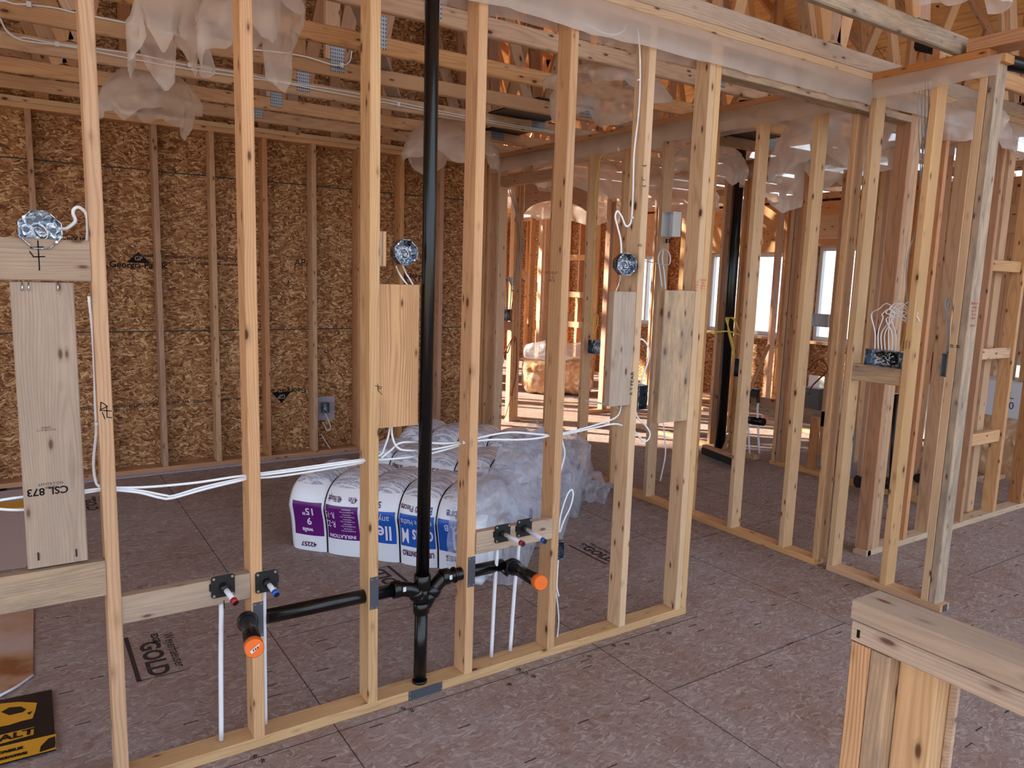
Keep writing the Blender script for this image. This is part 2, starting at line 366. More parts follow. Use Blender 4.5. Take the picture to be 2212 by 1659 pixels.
def box(name, xr, yr, zr, mat, parent=None):
    vs = [(x, y, z) for x in xr for y in yr for z in zr]
    c = Vector([(r[0]+r[1])/2 for r in (xr, yr, zr)])
    fs = [(0, 1, 3, 2), (4, 6, 7, 5), (0, 4, 5, 1), (2, 3, 7, 6), (0, 2, 6, 4), (1, 5, 7, 3)]
    return pyd(name, [Vector(v)-c for v in vs], fs, mat, parent, False, Matrix.Translation(c))
def smooth_pts(pts, n=8):
    """Catmull-Rom through the points"""
    P = [Vector(p) for p in pts]
    if len(P) < 3: return P
    P = [P[0]*2-P[1]]+P+[P[-1]*2-P[-2]]; out = []
    for i in range(1, len(P)-2):
        p0, p1, p2, p3 = P[i-1:i+3]
        for k in range(n):
            t = k/n
            out.append(.5*((2*p1)+(p2-p0)*t+(2*p0-5*p1+4*p2-p3)*t*t+(3*p1-p0-3*p2+p3)*t**3))
    out.append(P[-2]); return out
def tube(name, pts, r, mat, parent=None, seg=10, smooth=True, sm=0, flat=1.0, radii=None, caps=True):
    P = smooth_pts(pts, sm) if sm else [Vector(p) for p in pts]
    org = sum(P, Vector())/len(P)
    vs = []; fs = []; up = None
    for i, p in enumerate(P):
        tan = (P[min(i+1, len(P)-1)]-P[max(i-1, 0)]).normalized()
        if up is None:
            up = Vector((0, 0, 1)) if abs(tan.z) < .9 else Vector((1, 0, 0))
        up = (up-tan*up.dot(tan)).normalized(); sd = tan.cross(up)
        rr = radii[i] if radii else r
        for k in range(seg):
            a = 2*math.pi*k/seg; vs.append(p+up*math.cos(a)*rr+sd*math.sin(a)*rr*flat-org)
    n = len(P)
    for i in range(n-1):
        for k in range(seg):
            fs.append((i*seg+k, i*seg+(k+1) % seg, (i+1)*seg+(k+1) % seg, (i+1)*seg+k))
    if caps: fs += [tuple(range(seg-1, -1, -1)), tuple((n-1)*seg+k for k in range(seg))]
    o = pyd(name, vs, fs, mat, parent, False, Matrix.Translation(org))
    if smooth:
        for f in o.data.polygons:
            if len(f.vertices) == 4: f.use_smooth = True
    return o
def cable(pts, label, mat=None, r=.0042, flat=.55, group=None, cat='cable', sm=10, name='electrical_cable'):
    o = tube(name, pts, r, mat or WIRE, None, 8, True, sm, flat)
    return tag(o, label, cat, group)
def text(body, size, mat, origin, xdir, ydir, parent=None, name='lettering', align='CENTER', thick=.0006, xs=1.0, off=None, shear=0, bold=0, project=None):
    cu = bpy.data.curves.new(name, 'FONT'); cu.body = body; cu.size = size; cu.align_x = align; cu.align_y = 'CENTER'
    cu.offset = bold; cu.resolution_u = 3; cu.shear = shear
    tmp = bpy.data.objects.new('tmp', cu); COL.objects.link(tmp)
    dg = bpy.context.evaluated_depsgraph_get(); me = bpy.data.meshes.new_from_object(tmp.evaluated_get(dg))
    bpy.data.objects.remove(tmp); bpy.data.curves.remove(cu)
    X = Vector(xdir).normalized(); Y = Vector(ydir).normalized(); Z = X.cross(Y); O = Vector(origin)
    me.materials.clear()
    bm = bmesh.new(); bm.from_mesh(me)
    if project:
        bmesh.ops.subdivide_edges(bm, edges=[e for e in bm.edges if e.calc_length() > size*.12], cuts=3)
    for v in bm.verts:
        q = O + X*v.co.x*xs + Y*v.co.y + Z*thick
        if project: q = project(q)
        v.co = q-O
    bm.to_mesh(me); bm.free()
    o = link(name, me, mat); o.matrix_world = Matrix.Translation(O)
    if parent: o.parent = parent; o.matrix_parent_inverse = parent.matrix_world.inverted()
    return o
def strokes(name, lines, w, mat, origin, xdir, ydir, parent=None, thick=.0008):
    """hand-drawn marker strokes: polylines in local 2-D, one mesh"""
    X = Vector(xdir).normalized(); Y = Vector(ydir).normalized(); Z = X.cross(Y)
    vs = []; fs = []
    for ln in lines:
        for (a, b) in zip(ln, ln[1:]):
            a2 = Vector(a+(0,)); b2 = Vector(b+(0,)); d = (b2-a2)
            if d.length < 1e-6: continue
            d.normalize(); nrm = Vector((-d.y, d.x, 0))*w/2; a2 -= d*w*.3; b2 += d*w*.3
            i = len(vs)
            for q in (a2+nrm, a2-nrm, b2-nrm, b2+nrm): vs.append(X*q.x+Y*q.y+Z*thick)
            fs.append((i, i+1, i+2, i+3))
    return pyd(name, vs, fs, mat, parent, False, Matrix.Translation(Vector(origin)))
# ---------------- the shell: floor, exterior walls, roof ----------------
PL = .038  # plate thickness
WA = (2.452, 2.541)   # the near plumbing wall
XB = (3.88, 3.969)    # the partition running back from its doorway
XD = (5.75, 5.839)
YB = 6.42             # inner face of the sheathed back wall
ZT = 2.695            # top of studs
fl = box('floor', (-3.5, 9.0), (-2.5, 13.2), (-.25, 0), FLOOR); fl['kind'] = 'structure'
fl.data.transform(Matrix.Translation(fl.location)); fl.location = (0, 0, 0)   # object space = floor coordinates
gr = box('ground', (-60, 60), (-60, 60), (-.60, -.40), plain('bare_soil', S((168, 150, 128)), .95, spec=.1)); gr['kind'] = 'structure'
def sheath(name, xr, yr, zr, mat, holes=(), axis='x'):
    """a sheathing wall with window holes: (u0,u1,z0,z1)"""
    us = sorted({(xr if axis == 'x' else yr)[0], (xr if axis == 'x' else yr)[1], *[h[0] for h in holes], *[h[1] for h in holes]})
    zs = sorted({zr[0], zr[1], *[h[2] for h in holes], *[h[3] for h in holes]})
    vs = []; fs = []
    for u0, u1 in zip(us, us[1:]):
        for z0, z1 in zip(zs, zs[1:]):
            um, zm = (u0+u1)/2, (z0+z1)/2
            if any(h[0] < um < h[1] and h[2] < zm < h[3] for h in holes): continue
            i = len(vs)
            r = (u0, u1), yr, (z0, z1)
            if axis != 'x': r = xr, (u0, u1), (z0, z1)
            vs += [(x, y, z) for x in r[0] for y in r[1] for z in r[2]]
            fs += [tuple(i+k for k in f) for f in ((0, 1, 3, 2), (4, 6, 7, 5), (0, 4, 5, 1), (2, 3, 7, 6), (0, 2, 6, 4), (1, 5, 7, 3))]
    o = pyd(name, vs, fs, mat); o['kind'] = 'structure'; return o
EX = 8.35
wins = [(-.2, .9, .95, 2.1), (1.3, 2.75, .1, 2.1), (3.1, 3.62, .1, .95), (4.30, 5.86, .95, 2.12), (6.30, 7.62, .95, 2.05), (8.65, 9.25, .95, 2.02)]  # second opening, out of view, made large for more sky light
back = sheath('wall_back', (-3.5, XB[1]), (YB+.14, YB+.152), (0, 6.7), OSBW)
jog = sheath('wall_jog', (XB[0]-.01, XB[0]+.002), (YB+.153, 12.64), (0, 2.77), OSBY, [(6.75, 8.0, .1, 2.5), (8.25, 9.7, .1, 2.5), (9.95, 11.2, .1, 2.5), (11.45, 12.5, .1, 2.5)], 'y')  # unseen openings, cut wide to let sun into the far room
east = sheath('wall_right', (EX+.14, EX+.152), (-2.5, 12.64), (0, 2.77), OSBY, wins, 'y')
north = sheath('wall_north', (XB[0], EX+.152), (12.64, 12.652), (0, 6.0), OSBW, [(4.2, 5.9, .1, 2.5), (6.3, 7.7, .1, 2.5)])  # openings out of sight, widened so sun reaches the far floor
side = sheath('wall_sun_block', (-9.0, -3.501), (YB+.14, YB+.152), (0, 3.7), OSBW)  # added wall out of view, keeps the low sun off the near room
# roof slopes
SL = .5; AX, AZ = 3.2, 6.55; ER = 9.2
vs = []; 
def rz(x): return AZ-abs(x-AX)*SL
for (x0, x1, nm) in ((-3.6, AX, 'roof_left'), (AX, ER, 'roof_right')):
    y0, y1 = -1.6, 12.7
    v = [(x0, y0, rz(x0)), (x1, y0, rz(x1)), (x1, y1, rz(x1)), (x0, y1, rz(x0))]
    v += [(a, b, c+.02) for a, b, c in v]
    o = pyd(nm, v, [(3, 2, 1, 0), (4, 5, 6, 7), (0, 1, 5, 4), (1, 2, 6, 5), (2, 3, 7, 6), (3, 0, 4, 7)], ROOF); o['kind'] = 'structure'

ORD = ['first', 'second', 'third', 'fourth', 'fifth', 'sixth', 'seventh', 'eighth', 'ninth', 'tenth', 'eleventh', 'twelfth', 'thirteenth', 'fourteenth', 'fifteenth', 'sixteenth', 'seventeenth', 'eighteenth', 'nineteenth', 'twentieth']
def stud(xr, yr, z0=PL, z1=ZT, label=None, group=None, mat=None, name='wall_stud', cat='stud'):
    return tag(lum(name, xr, yr, (z0, z1), mat), label, cat, group)
def plate(xr, yr, zr, label, mat=None, group=None, name='wall_plate', cat='plate'):
    return tag(lum(name, xr, yr, zr, mat), label, cat, group)

# ---------------- near plumbing wall ----------------
G = 'studs of the near plumbing wall'
SA = [(-.222, None, None), (.190, LUM, 'near wall stud beside the tall backing board, leftmost in view'),
      (.613, LUM, 'near wall stud between the red and blue capped stubs on the left'),
      (1.032, LUMW, 'near wall stud with a steel plate just left of the black stack'),
      (1.447, LUM, 'near wall stud with a steel plate just right of the black stack'),
      (1.864, LUM, 'near wall stud carrying the right end of the red and blue stub board'),
      (2.278, LUMW, 'near wall stud with FEAR marker writing between the two weathered boards'),
      (2.644, LUMW, 'left half of the doubled stud with red handwriting at the doorway'),
      (2.6825, LUMW, 'right half of the doubled stud with red handwriting, edge of doorway')]
NEAR = []
for i, (x, m, lb) in enumerate(SA):
    NEAR.append(stud((x, x+.038), WA, label=lb or 'pine stud carrying the left ends of the sink wall blocks', group=G, mat=m))
S1, S2, S3, S4, S5, S6, S7, S8 = NEAR[1:]
plA = plate((-.6, 2.7205), WA, (0, PL), 'bottom plate of the near plumbing wall, drilled for pipes', LUMW)
plate((-.6, 8.34), WA, (ZT, ZT+PL), 'lower top plate of the near wall under the plastic strip', LUM)
plate((-.6, 8.34), WA, (ZT+PL+.001, ZT+2*PL), 'upper yellowish top plate of the near wall above the plastic strip', LUMW)
plate((2.721, 4.30), WA, (2.573, 2.611), 'flat header board across the doorway at the right of near wall', LUMG, name='door_header', cat='header')
for x, l in ((3.10, 'left short cripple stud above the doorway header'), (3.56, 'right short cripple stud above the doorway header'), (3.86, 'short cripple stud above header by the corner')):
    stud((x, x+.038), WA, 2.612, ZT, l, 'cripples above the doorway header', LUMG, name='cripple_stud')
# ---------------- wall continuing past the doorway (to the right) ----------------
G = 'studs right of the doorway in line with the near wall'
XC = [4.302, 4.342, 4.382]
for i, x in enumerate(XC):
    stud((x, x+.038), WA, 0 if i == 0 else PL, ZT, ['dark nail-spotted trimmer stud under the switch box block', 'middle stud of the triple post right of switch box', 'back stud of the triple post right of switch box'][i], G, LUMR if i == 0 else LUM)
for i, x in enumerate((4.70, 4.99, 5.42, 5.90, 6.33, 6.75, 7.2, 7.65, 8.1)):
    stud((x, x+.038), WA, label='pine stud right of the doorway wall, %s past the triple post' % ORD[i], group=G, mat=LUM if i % 2 else LUMR)
plate((4.29, 8.34), WA, (0, PL), 'pale-edged bottom plate running off to the right edge', LUMW)
# ---------------- partition running back from the doorway ----------------
G = 'studs of the partition behind the doorway'
YS = [(2.551-.038, None), (2.75, LUMW), (3.155, LUMW), (3.555, LUM), (3.962, LUM), (4.375, LUM), (4.782, LUM), (5.18, LUMG), (5.225, LUM), (5.27, LUM), (6.12, LUM), (6.16, LUM), (6.30, LUM), (6.375, LUM)]
NB = ['end stud of the rear partition, under the doorway header', 'second stud of rear partition, with capital lettering at mid height', 'third stud of the rear partition, in front of the broom',
      'stud of rear partition hidden behind the doubled doorway stud', 'stud of rear partition carrying the white recessed box', 'stud of rear partition with the yellow cable and small steel box',
      'grey stud of rear partition behind the plastic-wrapped insulation', 'near jamb stud of the far doorway in rear partition', 'middle jamb stud of the far doorway in rear partition', 'far jamb trimmer of the far doorway in rear partition',
      'trimmer stud on the far side of the rear doorway', 'king stud on the far side of the rear doorway', 'corner stud of rear partition near the sheathed wall', 'last stud of rear partition, touching the sheathed wall']
for (y, m), l in zip(YS, NB):
    top = 2.572 if y < 2.6 else (2.13 if False else ZT)
    stud(XB, (y, y+.038), 0 if y < 2.53 and False else PL, top, l, G, m or LUM)
plate(XB, (2.53, 5.31), (0, PL), 'bottom plate of the rear partition behind the doorway', LUM)
plate(XB, (6.12, 6.415), (0, PL), 'short bottom plate beyond the rear partition doorway', LUM)
plate(XB, (2.542, 6.415), (ZT, ZT+PL), 'lower top plate of rear partition, draped with plastic', LUM)
plate(XB, (2.542, 6.415), (ZT+PL+.001, ZT+2*PL), 'upper brown top plate of the rear partition', LUMR)
plate(XB, (5.31, 6.12), (2.47, 2.559), 'header board above the far doorway of rear partition', LUMR, name='door_header', cat='header')
stud(XB, (5.72, 5.758), 2.56, ZT, 'cripple stud above the far doorway header', None, LUM, name='cripple_stud')
# ---------------- short wall in front, right of the doorway ----------------
G = 'studs of the short return wall at right'
RT = []
for y, l, m in ((2.413, 'greenish end stud of the short return wall, against the header', LUMW), (2.093, 'stud of short return wall with handwriting beside the switch box', LUMW),
                (1.866, 'far half of the heavy corner post in the short return wall', LUMW), (1.826, 'near half of the heavy corner post in the short return wall', LUMG)):
    RT.append(stud(XB, (y, y+.038), label=l, group=G, mat=m))
plate(XB, (1.80, 2.4515), (0, PL), 'bottom plate of the short return wall', LUM)
plate(XB, (1.80, 2.4515), (ZT, ZT+PL), 'lower top plate of the short return wall under plastic', LUM)
plate(XB, (1.88, 2.4515), (ZT+PL+.001, ZT+2*PL), 'upper brown top plate of the short return wall', LUMR)
tag(lum('truss_bearing_block', (XB[0]+.0, XB[1]+.06), (1.55, 1.98), (ZT+2*PL+.001, ZT+2*PL+.06), LUMR), 'brown block laid over the return wall top plate', 'block')
# ---------------- partition deeper in (behind) ----------------
G = 'studs of the deeper hallway partition'
for i, y in enumerate((2.56, 2.98, 3.40, 3.60, 4.16, 4.20, 4.245, 4.75, 4.90, 5.02, 5.45, 5.85, 6.3)):
    stud(XD, (y, y+.038), label='warm brown hallway stud, %s back from the right-hand wall' % ORD[i], group=G, mat=LUMR if i % 3 else LUM)
plate(XD, (2.542, 4.30), (0, PL), 'bottom plate of hallway partition beside the grey box', LUM)
plate((XD[0]-.02, XD[1]-.02), (4.46, 6.5), (0, PL), 'bottom plate of hallway partition under the black vent pipe', LUM)
plate(XD, (2.542, 6.5), (ZT, ZT+PL), 'lower top plate of the hallway partition', LUM)
plate(XD, (2.542, 6.5), (ZT+PL+.001, ZT+2*PL), 'upper top plate of the hallway partition', LUMR)
# cross wall behind the hallway, with an arch
YG = (7.0, 7.089)
G = 'studs of the arched cross wall'
for i, x in enumerate((4.64, 4.68, 4.72, 5.72, 5.76, 6.02, 6.06, 6.45, 6.87, 7.3, 7.7, 8.1)):
    stud((x, x+.038), YG, label='%s stud of the arched wall seen through the rear doorway' % ORD[i], group=G, mat=LUMR if i in (3, 4, 5) else LUM)
plate((4.64, 4.80), YG, (0, PL), 'stub of bottom plate under the left arch post', LUM)
plate((5.72, 8.34), YG, (0, PL), 'bottom plate of arched wall right of the opening', LUM)
plate((3.98, 8.34), YG, (ZT, ZT+2*PL), 'doubled top plate over the arched opening', LUM)
# plywood arch panel
xa, xb, zs_, zc = 4.758, 5.722, 2.27, 2.50
N = 24; vs = []; fs = []
for k in range(N+1):
    x = xa+(xb-xa)*k/N; q = (k/N-.5)*2; z = zs_+(zc-zs_)*math.sqrt(max(0, 1-q*q*.92))
    for y in (YG[0]-.011, YG[0]-.001): vs += [(x, y, z), (x, y, ZT)]
for k in range(N):
    a = 4*k; b = 4*(k+1)
    fs += [(a, b, b+1, a+1), (a+2, a+3, b+3, b+2), (a, a+2, b+2, b), (a+1, b+1, b+3, a+3)]
fs += [(0, 1, 3, 2), (4*N, 4*N+2, 4*N+3, 4*N+1)]
tag(pyd('arch_panel', vs, fs, LUMR), 'plywood panel with a curved cut forming the arched opening', 'panel')
# more framing right of the hallway and beyond the arch
for (nm, xr, y0, lst, lab) in (('x', (6.95, 7.039), 7.1, (7.2, 7.6, 8.0, 8.4, 9.6, 10.0, 10.4, 11.0), 'far room'),):
    for i, y in enumerate(lst): stud(xr, (y, y+.038), label='sunlit stud of the far room partition, %s from the arch wall' % ORD[i], group='far room partition studs', mat=LUM)
    plate(xr, (7.1, 12.4), (ZT, ZT+2*PL), 'doubled top plate of the far room partition', LUM)
YK = (9.2, 9.289)
for i, x in enumerate((3.99, 4.4, 4.8, 6.2, 6.6)): stud((x, x+.038), YK, label='sunlit stud of the far cross wall, %s from its left end' % ORD[i], group='far cross wall studs', mat=LUM)
plate((3.99, 6.94), YK, (ZT, ZT+2*PL), 'doubled top plate of the far cross wall', LUM)
# ---------------- exterior wall framing ----------------
G = 'studs of the sheathed back wall'
BY = (YB, YB+.139)
XBK = [-1.91, -1.5, -1.09, -.68, -.273, .138]+[.9414+.4116*k for k in range(7)]
XBK.insert(6, .53)
for i, x in enumerate(XBK):
    w = .038
    stud((x, x+w), BY, z1=ZT-.0, label='2x6 stud on the sheathed back wall, %s from the left end' % ORD[i], group=G, mat=LUMR if i % 2 else LUM)
plate((-3.4, 3.879), BY, (0, PL), 'bottom plate along the sheathed back wall', LUMR)
plate((-3.4, 3.879), BY, (ZT, ZT+PL), 'lower top plate along the sheathed back wall', LUM)
plate((-3.4, 3.879), BY, (ZT+PL+.001, ZT+2*PL), 'upper top plate along the sheathed back wall', LUMW)
G = 'studs of the window wall at far right'
EXR = (EX, EX+.139)
ys = [y/100 for y in range(-180, 1260, 41)]
k = 0
for y in ys:
    hole = [h for h in wins if h[0]-.04 < y+.019 < h[1]+.04]
    if hole: continue
    stud(EXR, (y, y+.038), label='sunlit 2x6 stud of the far window wall, %s plain stud from its right end' % (ORD+['twenty-first', 'twenty-second', 'twenty-third', 'twenty-fourth', 'twenty-fifth', 'twenty-sixth'])[k], group=G, mat=LUM); k += 1
for n_, h in enumerate(wins):
    for y in (h[0]-.045, h[1]+.007):
        stud(EXR, (y, y+.038), label='%s jamb stud of far window opening, window %s from the right' % ('right' if y < h[0] else 'left', ORD[n_]), group=G, mat=LUM)
    if h[2] > .3:
        plate(EXR, (h[0]-.005, h[1]+.005), (h[2]-.04, h[2]-.002), 'rough sill of far window opening, window %s from the right' % ORD[n_], LUM, name='window_sill_board')
    plate(EXR, (h[0]-.005, h[1]+.005), (h[3]+.002, ZT-.03), 'deep header over far window opening, window %s from the right' % ORD[n_], LUM, name='window_header', cat='header')
    # white vinyl frame with a pane
    x0 = EX+.15; fr = []
    w = empty('window_%d' % (n_+1), (x0, (h[0]+h[1])/2, h[2])); w['kind'] = 'structure'
    for (yr, zr) in (((h[0], h[0]+.05), (h[2], h[3])), ((h[1]-.05, h[1]), (h[2], h[3])), ((h[0]+.05, h[1]-.05), (h[2], h[2]+.05)), ((h[0]+.05, h[1]-.05), (h[3]-.05, h[3])), (((h[0]+h[1])/2-.02, (h[0]+h[1])/2+.02), (h[2]+.05, h[3]-.05))):
        box('window_frame', (x0, x0+.06), yr, zr, WHITE, w)
plate(EXR, (-1.9, 12.6), (0, PL), 'bottom plate of the far window wall', LUM)
plate(EXR, (-1.9, 12.6), (ZT, ZT+2*PL), 'doubled top plate of the far window wall', LUM)
for i in range(11):
    x = 3.99+.41*i
    if any(a-.05 < x < b+.02 for a, b in ((4.2, 5.9), (6.3, 7.7))): continue
    stud((x, x+.038), (12.5, 12.639), label='bright stud of the farthest sheathed wall, %s from its left end' % ORD[i], group='farthest wall studs', mat=LUM)
for i, y in enumerate((6.62, 6.70, 8.02, 8.20, 9.72, 9.90, 11.21, 11.40, 12.51)):
    stud((XB[0]+.004, XB[0]+.143), (y, y+.038), label='bright stud on the sheathed side wall of the far room, %s back' % ORD[i], group='far side wall studs', mat=LUM)

# inner framing just before the window wall
G = 'warm studs before the window wall'
for i, y in enumerate((2.75, 2.95, 3.05, 3.80, 4.05, 4.50, 4.55, 5.30, 5.62, 5.95, 6.35, 6.75)):
    stud((7.35, 7.439), (y, y+.038), label='sun-warmed stud standing before the window wall, %s from the right' % ORD[i], group=G, mat=LUM if i % 2 else LUMR)
plate((7.35, 7.439), (2.70, 6.95), (ZT, ZT+2*PL), 'doubled top plate before the window wall', LUM)
plate((7.35, 7.439), (2.70, 3.95), (0, PL), 'bottom plate before the window wall, right part', LUM); plate((7.35, 7.439), (4.5, 6.95), (0, PL), 'bottom plate before the window wall, left part', LUM)
plate((7.35, 7.439), (3.12, 3.79), (2.15, 2.40), 'deep header before the window wall', LUM, name='door_header', cat='header')
plate((7.35, 7.439), (4.60, 5.29), (2.15, 2.40), 'second deep header before the window wall', LUM, name='door_header', cat='header')
# ---------------- roof trusses, running left-right ----------------
ZC0, ZC1 = ZT+2*PL+.001, ZT+2*PL+.09
def tri_top(x): return rz(x)-.10
def truss(y, x0, x1, label, group, plates=True, mat=LUM, full=True):
    r = empty('roof_truss', ((x0+x1)/2, y+.019, ZC0)); tag(r, label, 'truss', group)
    yr = (y, y+.038)
    lum('bottom_chord', (x0, x1), yr, (ZC0, ZC1), mat, r, ch=.006)
    zc = (ZC0+ZC1)/2
    def web(xa, za, xb, zb, m=LUM):
        bar('web', (xa, y+.019, za), (xb, y+.019, zb), (zb-za, 0, -(xb-xa)), .089, .036, m, r)
    lo = max(x0, -3.4); hi = min(x1, ER-.1)
    for a, b in ((lo, AX), (AX, hi)):
        if b-a > .3 and max(a, b) > x0: 
            a = max(a, x0) if a < AX else a
            bar('top_chord', (a, y+.019, tri_top(a)+.03), (b, y+.019, tri_top(b)+.03), (SL if a < AX else -SL, 0, -1), .089, .036, LUMR, r)
    nb = [(-1.6, [-2.4, -.4]), (.35, [-.4, 1.0]), (1.66, [1.66, 2.4]), (3.55, [2.4, AX, 4.4]), (5.6, [4.4, 5.6, 6.6]), (7.2, [6.6, 7.9])]
    for xb_, tops in nb:
        if xb_ < x0+.1 or xb_ > x1-.1: continue
        for k, xt in enumerate(tops):
            if xt < x0-.3 or xt > x1: continue
            web(xb_+(k-(len(tops)-1)/2)*.05, ZC1+.002, xt, tri_top(xt)-.02, LUMR if k % 2 else LUM)
        if plates and x0 < xb_ < x1 and xb_ > 1 and y > 2.5:
            w_ = .085 if xb_ == 1.66 else .13
            box('truss_plate', (xb_-w_/2, xb_+w_/2), (y-.0035, y-.0005), (ZC1-.065, ZC1+.10), TPLATE, r)
    return r
YT = [1.40, 2.01, 2.462, 3.23, 3.84, 4.44, 5.06, 5.66, 6.17]
TL = ['roof truss nearest the camera, high at the right', 'truss with the dark-stained chord ending on the return wall plate', 'truss with a grey chord sitting right over the near wall plates',
      'first truss beyond the near wall, wide chord with big plate', 'second truss beyond the near wall', 'third truss beyond the near wall', 'fourth truss beyond the near wall, white cables stapled along it',
      'fifth truss beyond the near wall, ceiling box hung before it', 'last truss before the sheathed back wall']
for y, l in zip(YT, TL):
    if y == 2.01: truss(y, -3.4, 3.95, l, 'trusses over the room', mat=LUMG)
    elif y == 1.40: truss(y, 3.9, 8.5, l, 'trusses over the room')
    else: truss(y, -3.4, 8.8, l, 'trusses over the room', mat=LUMB if y == 2.462 else LUM)
for k in range(9):
    y = 6.78+.61*k
    truss(y, 3.9, 8.8, 'truss beyond the back wall line, %s one away' % ORD[k], 'trusses over the far rooms')
truss(2.06+.1, 3.98, 8.8, 'truss right of the return wall, spliced past the dark-stained chord', 'trusses over the room')
# gable framing on the back wall above the plates
for i, x in enumerate((.25, .80, 1.26, 1.80, 2.05, 2.42, 2.90, 3.35)):
    z1 = tri_top(x)
    tag(lum('gable_stud', (x-.044, x+.044), (YB+.095, YB+.133), (ZT+2*PL+.001, z1), LUMR if i % 2 else LUM), 'flat gable stud over the sheathed back wall, %s from the left' % ORD[i], 'stud', 'gable studs')
# long brace boards laid over the bottom chords
for i, (a, b) in enumerate((((1.25, 3.2), (3.0, 6.3)), ((-.9, 3.3), (.3, 6.2)))):
    tag(bar('brace_board', (a[0], a[1], ZC1+.021), (b[0], b[1], ZC1+.021), (1, 0, 0), .089, .036, LUMB if i == 0 else LUM), ['pale brace board lying diagonally over the truss chords', 'tan brace board crossing the chords at upper left'][i], 'board')
# black roof-vent pipe and foil duct in the attic at right, vapour barrier sheet
tag(tube('vent_duct', [(4.3, 2.45, 3.0), (5.1, 2.2, 2.95), (6.4, 1.9, 2.9)], .045, BLACK), 'glossy black duct running through the trusses at upper right', 'duct')
FOIL = plain('foil_duct', S((206, 196, 186)), .22, metal=.9)
pts = [(3.62, 4.05, z) for z in [2.9+.015*i for i in range(90)]]
tag(tube('foil_duct', pts, .07, FOIL, radii=[.07+.006*(i % 2) for i in range(90)], smooth=False, seg=14), 'shiny crinkled foil duct rising between the trusses', 'duct')
for i, (x, y, w, d) in enumerate(((3.35, 4.76, .5, .66), (3.6, 5.38, .35, .60), (3.5, 5.93, .3, .56), (5.0, 4.14, .9, .68), (6.0, 2.85, .8, .80))):
    tag(box('black_underlay_sheet', (x-w/2, x+w/2), (y-d/2, y+d/2), (ZC1+.002, ZC1+.012), CARTON), 'black sheet lying on the truss chords, %s of five' % ORD[i] , 'sheet', 'black sheets on the chords')

# ---------------- polyethylene ----------------
rng = random.Random(3)
def drape(name, c, rx, ry, drop, label, mat=POLY, seed=0, zt=2.86, gap=None, rag=.35, flare=1.15, tilt=0.):
    """loose sheet pushed up round a ceiling box and hanging in ragged folds"""
    R = random.Random(seed); NA, NR = 64, 16
    vs = []; fs = []
    ph = [R.uniform(0, 6.28) for _ in range(8)]
    # a few flaps with sharp folds between them
    nf = R.randint(5, 6); ed = sorted(R.uniform(-.25, .25)+i for i in range(nf)); fl_ = [R.uniform(1-rag, 1.15) for _ in range(nf)]; tips = [R.uniform(.2, .8) for _ in range(nf)]
    def seg(a):
        u = (a/(2*math.pi))*nf; i = int(u) % nf; return i, u-int(u)
    for i in range(NA):
        a = 2*math.pi*i/NA; k, f = seg(a)
        tri_ = 1-abs(f-tips[k])/max(tips[k], 1-tips[k])           # pointed lower edge of each flap
        d = drop*(fl_[k]*(.62+.38*tri_))
        crease = abs(f-.5)*2                                     # folds at flap borders
        for j in range(NR+1):
            t_ = j/NR
            r = (.55+(flare-.55)*math.sin(min(1, t_*1.2)*math.pi/2))*(1-.22*t_*crease**2+.06*math.sin(5*a+ph[0]+2*t_)*t_)
            x = c[0]+math.cos(a)*rx*r; y = c[1]+math.sin(a)*ry*r; z = zt-.02-d*t_**1.15+tilt*math.cos(a)*t_
            rid = 1-2*abs(noise.noise(Vector((x*7+seed, y*7, z*5))))
            rid2 = 1-2*abs(noise.noise(Vector((x*17+seed, y*17, z*11))))
            m_ = (rid-.6)*.050*t_+(rid2-.6)*.020*t_
            vs.append((x+m_*math.cos(a), y+m_*math.sin(a), z+m_*.5))
    for i in range(NA):
        if gap and gap[0] <= i < gap[1]: continue
        for j in range(NR):
            a = i*(NR+1)+j; b = ((i+1) % NA)*(NR+1)+j
            fs.append((a, b, b+1, a+1))
    k = len(vs); vs.append((c[0], c[1], zt+.05))
    for i in range(NA): fs.append((i*(NR+1), k, ((i+1) % NA)*(NR+1)))
    o = pyd(name, [Vector(v)-Vector((c[0], c[1], zt)) for v in vs], fs, mat, None, True, Matrix.Translation((c[0], c[1], zt)))
    return tag(o, label, 'plastic sheet', 'plastic hoods round the ceiling boxes')
PS = 'plastic_hood'
a = at(322, 160, 'z', 2.80); drape(PS, (a.x, a.y), .26, .20, .36, 'translucent plastic hood hanging low at upper left around a metal ceiling box', seed=1, zt=2.84, gap=(50, 58))
a = at(360, -60, 'z', 2.80); drape(PS, (a.x, a.y), .13, .12, .42, 'small ragged plastic hood left of the second near stud', seed=2, zt=2.86, rag=.45)
a = at(535, -50, 'z', 2.80); drape(PS, (a.x, a.y), .19, .17, .42, 'big plastic hood behind the top of the second near stud', seed=3, zt=2.86, rag=.45)
a = at(975, 275, 'z', 2.80); drape(PS, (a.x, a.y), .36, .30, .33, 'wide plastic hood behind the black stack', seed=4, zt=2.84)
a = at(1310, 165, 'z', 2.80); drape(PS, (a.x, a.y), .34, .30, .30, 'plastic hood between the two right near studs, tapering to a point', seed=5, zt=2.84, rag=.6)
a = at(1530, 330, 'z', 2.75); drape(PS, (a.x, a.y), .30, .3, .40, 'plastic hood behind the doubled doorway stud', seed=6, zt=2.84, rag=.6)
a = at(1790, 255, 'z', 2.80); drape(PS, (a.x, a.y), .38, .3, .62, 'tall plastic sheet hanging behind the doorway header', seed=7, zt=2.86, rag=.7)
a = at(1850, 380, 'z', 2.6); drape(PS, (a.x, a.y), .42, .4, .35, 'plastic hood low behind the deeper partition', seed=17, zt=2.86, rag=.4)
